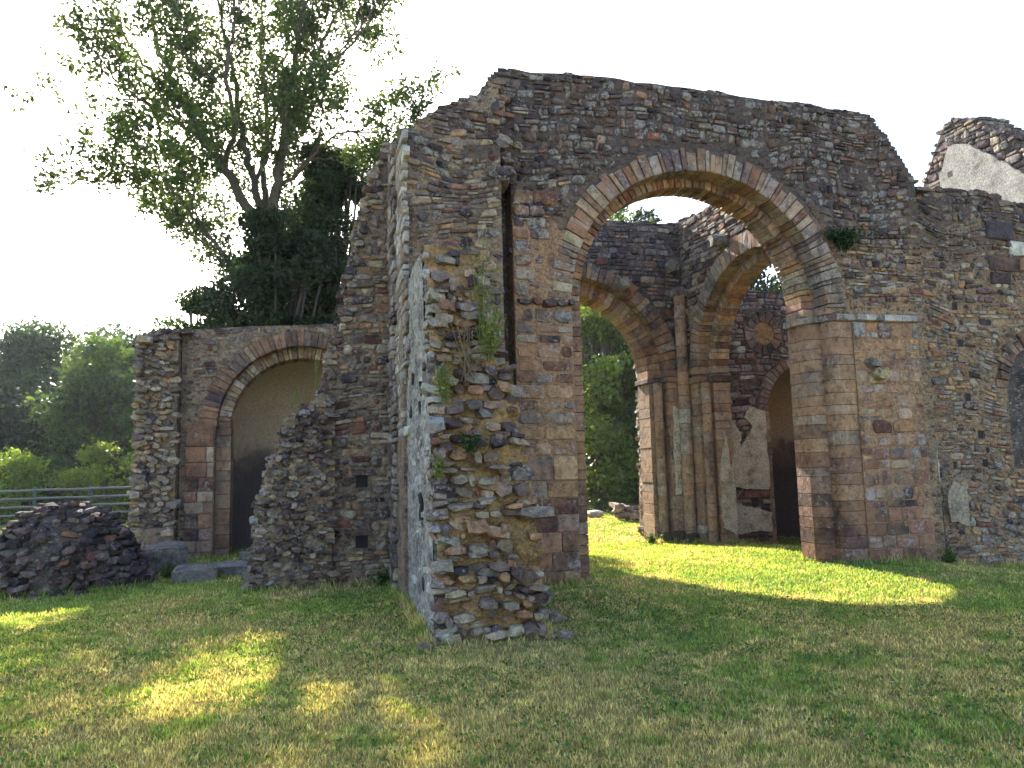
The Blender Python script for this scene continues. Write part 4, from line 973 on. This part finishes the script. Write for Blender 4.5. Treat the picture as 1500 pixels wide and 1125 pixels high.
def leaf_cols(n, base, rs, var=.35, yellow=.25):
    b = np.tile(np.array(base), (n, 1)); f = rs.uniform(1 - var, 1 + var, (n, 1)); y = rs.uniform(0, yellow, (n, 1))
    return b * f * (1 + y * np.array([[1.0, .5, -.2]]))

def crown_tree(name, base, h, rx, label, seed, leafn=14000, leaf=.22, col=(.045, .075, .022), trunk_h=.3, tr=.22, clumps=26, group=None, ry=None, low=.12, cat='tree', sparse=.0, spread=1.0):
    rs = np.random.RandomState(seed); bx, by = base; bz = G(bx, by) - .1; ry = ry or rx
    root = empty(name, (bx, by, bz), label, cat, group)
    path = smooth_path([(bx, by, bz), (bx + rs.uniform(-.2, .2), by, bz + h * .3), (bx + rs.uniform(-.5, .5), by + rs.uniform(-.4, .4), bz + h * .85)], 9, .05, rs)
    v, f = tube(path, np.linspace(tr, tr * .25, 9)); mesh_obj('trunk', v, f, M_BARK, root, smooth=True, origin=(bx, by, bz))
    cs = []; ve, fe_ = [], []
    for k in range(clumps):
        u = rs.uniform(low, 1.0); a = rs.uniform(0, 6.28); wid = math.sin(math.pi * min(.97, max(.08, .12 + u * .83))) ** .6
        rr = math.sqrt(rs.uniform(.1, 1)) * wid
        c = np.array((bx + rr * rx * .8 * math.cos(a), by + rr * ry * .8 * math.sin(a), bz + h * (u * .92 + .02)))
        cs.append((c, rs.uniform(.22, .5) * rx * (1.15 - .45 * u) * spread))
        if c[2] > bz + h * .18:
            t0 = path[min(8, max(1, int(8 * (u * .55))))]; q = smooth_path([t0, (t0 + c) / 2 + (0, 0, -.15), c], 5, .04, rs)
            v, f = tube(q, np.linspace(tr * .35, .02, 5), 5); o = len(ve); ve += list(v); fe_ += [tuple(x + o for x in g) for g in f]
    if fe_: mesh_obj('limbs', ve, fe_, M_BARK, root, smooth=True, origin=(bx, by, bz))
    per = leafn // clumps; L = []; K = []
    for c, r in cs:
        d = rs.normal(size=(per, 3)); d /= np.linalg.norm(d, axis=1, keepdims=True); q = rs.uniform(.35 - sparse * .3, 1.1, (per, 1)) ** .6
        p = c + d * q * r * np.array((1.15, 1.15, .75)); p += rs.normal(0, .16 * r, p.shape); L.append(p)
        K.append(leaf_cols(per, np.array(col) * rs.uniform(.5, 1.6), rs))
    C = np.vstack(L); K = np.vstack(K); m = C[:, 2] > bz + .05; C = C[m]; K = K[m]
    v, t, c = leaves(C, leaf, K, rs, .2); fast_mesh('crown', v, t, c, M_LEAF, root, (bx, by, bz)); return root

# the tall open ash-like tree behind the chapel: hand-laid limbs, twigs grown from them, leaf sprays on the twigs
def big_tree():
    rs = np.random.RandomState(5); Y0 = 23.0
    def P(px, py, dy=0): q = on_y(px, py, Y0 + dy); return np.array(q)
    b = P(392, 470); base = np.array((b[0], Y0, G(b[0], Y0) - .1))
    root = empty('tall_tree', tuple(base), 'tall open-crowned tree with several bare forking stems rising behind the chapel wall', 'tree')
    stems = [([base, P(392, 420), P(388, 350)], .36, .30),
             ([P(388, 352), P(372, 320), P(330, 250), P(300, 205), P(268, 150), P(235, 80), P(215, 0), P(200, -120)], .22, .035),
             ([P(318, 230, .0), P(285, 195, -.8), P(235, 160, -1.4), P(195, 140, -1.8), P(160, 110, -2.0)], .09, .02),
             ([P(388, 352), P(372, 270, .6), P(352, 190, 1), P(345, 120, 1.3), P(325, 40, 1.6), P(310, -80, 2)], .17, .04),
             ([P(388, 352), P(402, 290, -.3), P(415, 225, -.6), P(420, 150, -.9), P(436, 70, -1.2), P(450, -60, -1.6)], .23, .05),
             ([P(405, 285), P(418, 215, .8), P(440, 160, 1.2), P(462, 80, 1.8), P(500, 10, 2.2), P(520, -70, 2.4)], .16, .03),
             ([P(392, 340), P(385, 260, 1.6), P(392, 160, 2.6), P(380, 60, 3.2), P(390, -100, 3.6)], .15, .03),
             ([P(415, 270, -.4), P(440, 250, -1.2), P(470, 215, -2), P(500, 195, -2.6), P(525, 190, -3)], .08, .02),
             ([P(330, 250, 0), P(345, 180, -1.4), P(330, 100, -2.2), P(345, 10, -2.6), P(330, -90, -3)], .11, .03),
             ([P(392, 440), P(340, 390, -.6), P(300, 340, -1), P(270, 300, -1.4), P(240, 262, -1.8), P(195, 240, -2)], .10, .02),
             ([P(392, 450), P(335, 385, .8), P(290, 350, 1.2), P(255, 325, 1.6)], .08, .02),
             ([P(268, 150), P(225, 110, .6), P(185, 60, 1), P(170, 10, 1.4), P(150, -40, 1.6)], .07, .02),
             ([P(420, 150, -.9), P(470, 110, -1.6), P(510, 60, -2), P(545, 20, -2.4)], .06, .02)]
    stems += [([P(440, 160, 1.2), P(480, 110, .6), P(525, 50, .2), P(575, 0, 0), P(600, -60, 0)], .07, .02), ([P(372, 270, .6), P(400, 200, 1.8), P(415, 110, 2.6), P(425, 20, 3), P(430, -80, 3)], .09, .02)]
    ve, fe_ = [], []; C = []; K = []
    def tw(path, rad, m=4):
        v, f = tube(path, rad, m); o = len(ve); ve.extend(v); fe_.extend([tuple(x + o for x in g) for g in f])
    for i, (pts, r0, r1) in enumerate(stems):
        n = 5 * len(pts); q = smooth_path(pts, n, .035, rs); rad = np.linspace(r0, r1, n) * (.8 if i else 1)
        v, f = tube(q, rad, 8); mesh_obj('trunk' if i == 0 else 'limb', v, f, M_BARK, root, smooth=True)
        if i == 0: continue
        for k in range(4, n, 1):
            if rs.rand() > .62 and k < n - 2: continue
            ld = q[min(k + 1, n - 1)] - q[k - 1]; ld /= np.linalg.norm(ld)
            d = ld * .7 + rs.normal(0, .55, 3) + np.array((0, 0, .25)); d /= np.linalg.norm(d); ln = rs.uniform(1.0, 2.9)
            sp = smooth_path([q[k], q[k] + d * ln * .5 + rs.normal(0, .12, 3), q[k] + d * ln + np.array((0, 0, .15 * ln))], 6, .03, rs); tw(sp, np.linspace(.026, .008, 6))
            tone_ = np.array((.05, .082, .022)) * rs.uniform(.7, 1.35)
            for _ in range(rs.randint(4, 8)):
                a = sp[rs.randint(2, 6)]; d2 = d + rs.normal(0, .75, 3); d2 /= np.linalg.norm(d2); e = a + d2 * rs.uniform(.35, 1.0); tw([a, (a + e) / 2 + rs.normal(0, .04, 3), e], [.009, .006, .003], 3)
                if rs.rand() < .85:
                    m = rs.randint(34, 80); t = rs.uniform(.2, 1.1, (m, 1)); C.append(a + (e - a) * t + rs.normal(0, .15, (m, 3))); K.append(leaf_cols(m, tone_, rs))
    o = mesh_obj('twigs', ve, fe_, M_BARK, root); o['kind'] = 'stuff'
    C = np.vstack(C); K = np.vstack(K)
    v, t, c = leaves(C, .145, K, rs, .3, .55); fast_mesh('crown', v, t, c, M_LEAF, root, tuple(base))
big_tree()

GRP = 'trees beyond the ruin'
crown_tree('dark_tree', (-.9, 21.0), 9.0, 2.5, 'dense dark evergreen tree right above the chapel wall', 41, 44000, .15, (.02, .036, .014), clumps=110, low=.3, spread=.62)
crown_tree('dark_tree', (.6, 24.0), 12.6, 2.7, 'dark leafy tree between the tall tree and the ruin', 42, 60000, .15, (.026, .048, .016), clumps=130, low=.25, spread=.62)
crown_tree('dark_tree', (-2.9, 22.2), 7.0, 1.9, 'low dark leafy tree over the left half of the chapel wall', 43, 20000, .14, (.03, .055, .018), clumps=60, low=.25, spread=.6)
bgt = [(-26, 48, 9.8, 6.5, 'tall hazy tree at the very left edge of the picture', (.035, .06, .03)), (-19.5, 46, 8.6, 5.0, 'broad tree second from the left edge behind the fence', (.032, .056, .028)),
       (-14.2, 45, 9.6, 4.2, 'round-topped tree behind the fence left of the lighter one', (.034, .06, .026)), (-8.4, 37, 8.0, 3.2, 'lighter rounded tree beside the chapel wall', (.05, .085, .024)), (-9.2, 47, 11.2, 4.2, 'dark tree behind the lighter one beside the chapel wall', (.022, .042, .02)),
       (-11.0, 52, 10.6, 5, 'farthest tree peeping over the left tree line', (.03, .055, .03)), (-23, 40, 6.5, 4.5, 'dark lower tree filling the left edge behind the fence', (.02, .036, .018)), (-14, 39, 6.0, 4.0, 'dark undergrowth tree behind the shrubs by the fence', (.016, .03, .014))]
for k, (x, y, h, r, lab, c) in enumerate(bgt): crown_tree('background_tree', (x, y), h, r, lab, 60 + k, 22000, .27, c, clumps=44, group=GRP, low=.05)
crown_tree('garden_shrub', (-10.4, 30.5), 2.5, 1.5, 'bright yellow-green shrub behind the fence, left of the pair', 80, 7000, .16, (.13, .19, .035), tr=.06, clumps=22, low=.02, cat='shrub', group='shrubs by the fence')
crown_tree('garden_shrub', (-7.0, 30.0), 3.0, 1.7, 'bright yellow-green shrub behind the fence beside the chapel wall', 81, 8000, .16, (.15, .20, .035), tr=.06, clumps=24, low=.02, cat='shrub', group='shrubs by the fence')
crown_tree('garden_shrub', (-9.0, 32.0), 2.3, 1.3, 'darker green rounded shrub between the two bright ones', 82, 6000, .15, (.05, .09, .03), tr=.06, clumps=20, low=.02, cat='shrub', group='shrubs by the fence')
thr = [(12.0, 29, 12.8, 3.1, 'big leafy tree framed by the far arch', (.05, .085, .022)), (14.8, 33, 11.5, 3.4, 'shady tree behind the far pier', (.03, .055, .018)), (10.4, 26.5, 8.2, 1.9, 'pale sunlit tree at the left of the far arch', (.12, .165, .04)),
       (12, 42, 15, 5, 'dark tree deep behind the far arch', (.025, .045, .018)), (17.5, 40, 14, 5, 'dark tree behind the choir', (.025, .045, .018)), (14.0, 31, 14.6, 3.2, 'tall tree showing above the far wall inside the big arch', (.03, .05, .02)),
       (19.0, 28, 11.2, 3.2, 'tree showing through the oblique side arch', (.035, .06, .022)), (6, 44, 11, 5, 'dark tree closing the view behind the far arch', (.02, .036, .016))]
for k, (x, y, h, r, lab, c) in enumerate(thr): crown_tree('background_tree', (x, y), h, r, lab, 90 + k, 16000, .22 if y < 35 else .3, c, clumps=36, group=GRP, low=.06)
# woodland that reads as one mass along the horizon
def wood():
    rs = np.random.RandomState(9); n = 60000; a = rs.uniform(-1.25, 1.25, n); d = rs.uniform(58, 75, n)
    x = d * np.sin(a); y = d * np.cos(a); top = 7 + 6 * fbm(a * 9, a * 0 + 3, 3); z = rs.uniform(0, 1, n) ** .8 * top
    v, t, c = leaves(np.c_[x, y, z], .9, leaf_cols(n, (.022, .042, .018), rs), rs, 0, .7)
    o = fast_mesh('far_wood', v, t, c, M_LEAF); o['kind'] = 'stuff'; tag(o, 'dark far woodland closing the horizon behind the trees', 'woodland')
wood()
def hedge():
    rs = np.random.RandomState(19); n = 9000; x = rs.uniform(7.5, 18, n); y = 33 + rs.uniform(-.5, .5, n); z = rs.uniform(0, 1.5, n)
    v, t, c = leaves(np.c_[x, y, z], .16, leaf_cols(n, (.03, .055, .02), rs), rs); tag(fast_mesh('clipped_hedge', v, t, c, M_LEAF, None, (12, 33, 0)), 'low dark clipped hedge beneath the trees beyond the far arch', 'hedge')
hedge()

# ------------------------------------------------------------------ weeds on the masonry
def weed(name, p, h, n, spread, col, label, seed, lf=.045, cat='weed'):
    rs = np.random.RandomState(seed); root = empty(name, tuple(p), label, cat, 'weeds growing on the masonry'); p = np.array(p, float); ve, fe_ = [], []; C = []
    for k in range(n):
        e = p + np.array((rs.normal(0, spread), -abs(rs.normal(0, spread * .6)), h * rs.uniform(.45, 1))); m = (p + e) / 2 + rs.normal(0, spread * .25, 3)
        v, f = tube(smooth_path([p + rs.normal(0, .03, 3), m, e], 5, .004, rs), np.linspace(.006, .002, 5), 4); o = len(ve); ve += list(v); fe_ += [tuple(x + o for x in g) for g in f]
        q = rs.randint(14, 34); t = rs.uniform(.15, 1.0, (q, 1)); C.append(p + (m - p) * np.minimum(1, 2 * t) + (e - m) * np.maximum(0, 2 * t - 1) + rs.normal(0, .03, (q, 3)))
    C = np.vstack(C); cc = np.tile((*col, 1), (len(ve), 1)); mesh_obj('stems', ve, fe_, M_LEAF, root, cc)
    v, t, c = leaves(C, lf, leaf_cols(len(C), col, rs, .3), rs, .3, .45); fast_mesh('foliage', v, t, c, M_LEAF, root, tuple(p))
YG = (.16, .19, .06); DG = (.03, .06, .02)
weed('tall_weed', (1.63, 7.22, 2.95), 1.05, 9, .07, YG, 'tall yellow-green flowering weed on top of the broken wall end', 1)
weed('tall_weed', (1.70, 7.15, 2.72), .5, 16, .13, (.17, .22, .06), 'bushy yellow-green weed under the tall one on the broken wall end', 2)
weed('dry_weed', (1.45, 7.1, 2.45), .75, 10, .12, (.25, .19, .12), 'dry brown weed left of the bushy one on the broken wall end', 3, .03)
weed('small_weed', (1.2, 7.02, 2.25), .4, 9, .07, YG, 'small yellow-green weed on the left edge of the broken wall end', 4)
weed('small_weed', (1.42, 6.92, 1.78), .16, 8, .07, DG, 'little dark green plant halfway down the broken wall end', 5)
weed('small_weed', (1.14, 6.98, 1.55), .2, 6, .03, YG, 'tiny green sprig low on the left edge of the broken wall end', 6)
weed('ivy_tuft', (7.77, 9.36, 4.8), .3, 26, .16, DG, 'dark green ivy tuft right of the big arch', 7, .07)
weed('grass_sprig', (-.2, 10.4, 2.5), .4, 4, .03, YG, 'thin grass sprig on the torn stepped wall', 8, .02)
weed('grass_sprig', (.05, 10.4, 2.7), .5, 3, .03, YG, 'taller thin sprig near the step of the torn wall', 9, .02)
weed('arch_sprig', (7.4, 11.6, 6.3), .3, 9, .1, (.16, .22, .05), 'bright sprig hanging on the wall inside the big arch', 10)
for k, (x, y, lab) in enumerate(((2.35, 9.2, 'nettle tuft at the foot of the left arch pier'), (9.1, 9.3, 'leafy tuft at the foot of the right pier by the painted dark recess'), (-2.0, 12.2, 'leafy tuft between the rubble mound and the loose slabs'), (7.0, 15.0, 'small leafy tuft at the foot of the far pier'), (.9, 10.2, 'leafy tuft in the corner below the putlog holes'))):
    weed('foot_weed', (x, y, G(x, y) - .01), .26, 14, .08, (.06, .11, .03), lab, 30 + k, .05)
weed('corner_sprig', (1.2, 9.0, 5.95), .6, 14, .2, (.05, .085, .025), 'leafy sprig growing on the wall top beside the sun', 11, .07)

# ------------------------------------------------------------------ lawn grass
def lawn():
    rs = np.random.RandomState(3); X = []; Y = []
    for d0, d1, dens in ((2.8, 5.0, 12000), (5.0, 7.0, 8000), (7, 9.5, 4600), (9.5, 13, 2600), (13, 17, 1300), (17, 27, 500)):
        half = math.atan(.68) + .16; area = half * (d1 ** 2 - d0 ** 2); n = int(area * dens)
        d = np.sqrt(rs.uniform(d0 ** 2, d1 ** 2, n)); a = rs.uniform(-half, half, n) + YAW; X.append(d * np.sin(a)); Y.append(d * np.cos(a))
    # unmown fringe along the foot of the walls
    for (xa, ya, xb, yb) in ((1.05, 7.0, 1.05, 10.4), (1.05, 6.93, 2.2, 6.93), (2.2, 7.0, 2.25, 9.4), (2.25, 9.36, 3.6, 9.36), (7.15, 10.1, 7.4, 9.5), (7.4, 9.32, 9.0, 9.32), (9.0, 9.5, 13, 9.5), (-.95, 10.25, 1.05, 10.3), (-4.4, 11.1, -2.3, 11.2), (-2.3, 11.3, -2.2, 12.4), (-3.2, 14.5, -1.7, 14.6), (7.1, 15.1, 8.7, 14.1), (8.7, 14.9, 10, 14.9)):
        m = int(700 * math.hypot(xb - xa, yb - ya)); q = rs.rand(m); X.append(xa + (xb - xa) * q + rs.normal(0, .05, m)); Y.append(ya + (yb - ya) * q + rs.normal(0, .05, m))
    nf = sum(len(q) for q in X[6:]); x = np.concatenate(X); y = np.concatenate(Y); tall = np.ones(len(x)); tall[len(x) - nf:] = rs.uniform(1.2, 3.6, nf)
    solid = ((x > 1.12) & (x < 2.1) & (y > 7.1) & (y < 11.4)) | ((x > -.75) & (x < 2.4) & (y > 10.45) & (y < 11.4)) | ((x > 2.4) & (x < 3.6) & (y > 9.5) & (y < 10.4)) | ((x > 7.2) & (x < 14) & (y > 9.65) & (y < 10.4)) | ((x > 7.5) & (x < 9) & (y > 9.45) & (y < 10.4)) | (((x + 3.22) / 1.1) ** 2 + ((y - 11.95) / .75) ** 2 < 1)
    x = x[~solid]; y = y[~solid]; tall = tall[~solid]; n = len(x); z = gz(x, y); d = np.hypot(x, y)
    col, dry = grass_tone(x, y); col = col * rs.uniform(.5, 1.7, (n, 1)) * (1 + rs.normal(0, .06, (n, 3)))
    straw = rs.rand(n) < .10 + .25 * dry; col[straw] = np.array((.30, .24, .12)) * rs.uniform(.7, 1.2, (straw.sum(), 1))
    hh = rs.uniform(.012, .042, n) * (.35 + 1.3 * fbm(x * 9, y * 9, 2)) * tall ; w = rs.uniform(.0025, .0065, n) * (1 + np.maximum(0, d - 4) * .17)
    a = rs.uniform(0, 6.283, n); ln = rs.uniform(.1, .9, n) * hh; a2 = rs.uniform(0, 6.283, n)
    V = np.stack([np.stack([x - w * np.cos(a), y - w * np.sin(a), z - .005], -1), np.stack([x + w * np.cos(a), y + w * np.sin(a), z - .005], -1),
                  np.stack([x + ln * np.cos(a2), y + ln * np.sin(a2), z + hh], -1)], 1).reshape(-1, 3)
    T = np.arange(3 * n).reshape(-1, 3); CC = np.c_[np.repeat(col, 3, axis=0), np.ones(3 * n)]
    # clover and broad-leaved weeds among the blades
    m = 46000; d_ = np.sqrt(rs.uniform(2.9 ** 2, 9.5 ** 2, m)); a_ = rs.uniform(-.75, .75, m) + YAW; cx = d_ * np.sin(a_); cy = d_ * np.cos(a_)
    keep = (fbm(cx * 2.2 + 60, cy * 2.2, 3) + .25 * rs.rand(m) > .62) & ~((cx > 1.0) & (cx < 2.3) & (cy > 6.85)); cx = cx[keep]; cy = cy[keep]; m = len(cx)
    Cn = np.c_[cx, cy, gz(cx, cy) + rs.uniform(.008, .035, m)]; v2, t2, c2 = leaves(Cn, .024, leaf_cols(m, (.075, .16, .04), rs, .45), rs, 0, .9)
    V = np.vstack([V, v2]); T = np.vstack([T, t2 + 3 * n]); CC = np.vstack([CC, c2])
    o = fast_mesh('lawn_grass', V, T, CC, M_GRASS)
    o['kind'] = 'stuff'; tag(o, 'short patchy lawn grass with dry straw-coloured spots', 'grass')
lawn()

# ------------------------------------------------------------------ the summer haze the low sun lights up
def haze():
    x0, x1, y0, y1, z0, z1 = -520, 520, -420, 620, -2.0, 26.0
    o = mesh_obj('haze', [(x0, y0, z0), (x1, y0, z0), (x1, y1, z0), (x0, y1, z0), (x0, y0, z1), (x1, y0, z1), (x1, y1, z1), (x0, y1, z1)],
                 [(3, 2, 1, 0), (4, 5, 6, 7), (0, 1, 5, 4), (1, 2, 6, 5), (2, 3, 7, 6), (3, 0, 4, 7)], bpy.data.materials.new('haze_air'), origin=(0, 0, 0))
    m = o.data.materials[0]; m.use_nodes = True; t = m.node_tree; t.nodes.remove(t.nodes['Principled BSDF'])
    v = t.nodes.new('ShaderNodeVolumePrincipled'); v.inputs['Density'].default_value = HAZE; v.inputs['Anisotropy'].default_value = 0.55
    v.inputs['Color'].default_value = (0.80, 0.88, 1.0, 1); t.links.new(v.outputs[0], t.nodes['Material Output'].inputs['Volume'])
    o['kind'] = 'stuff'; tag(o, 'thin bluish summer haze filling the air of the scene', 'haze')
HAZE = 0.0003
haze()
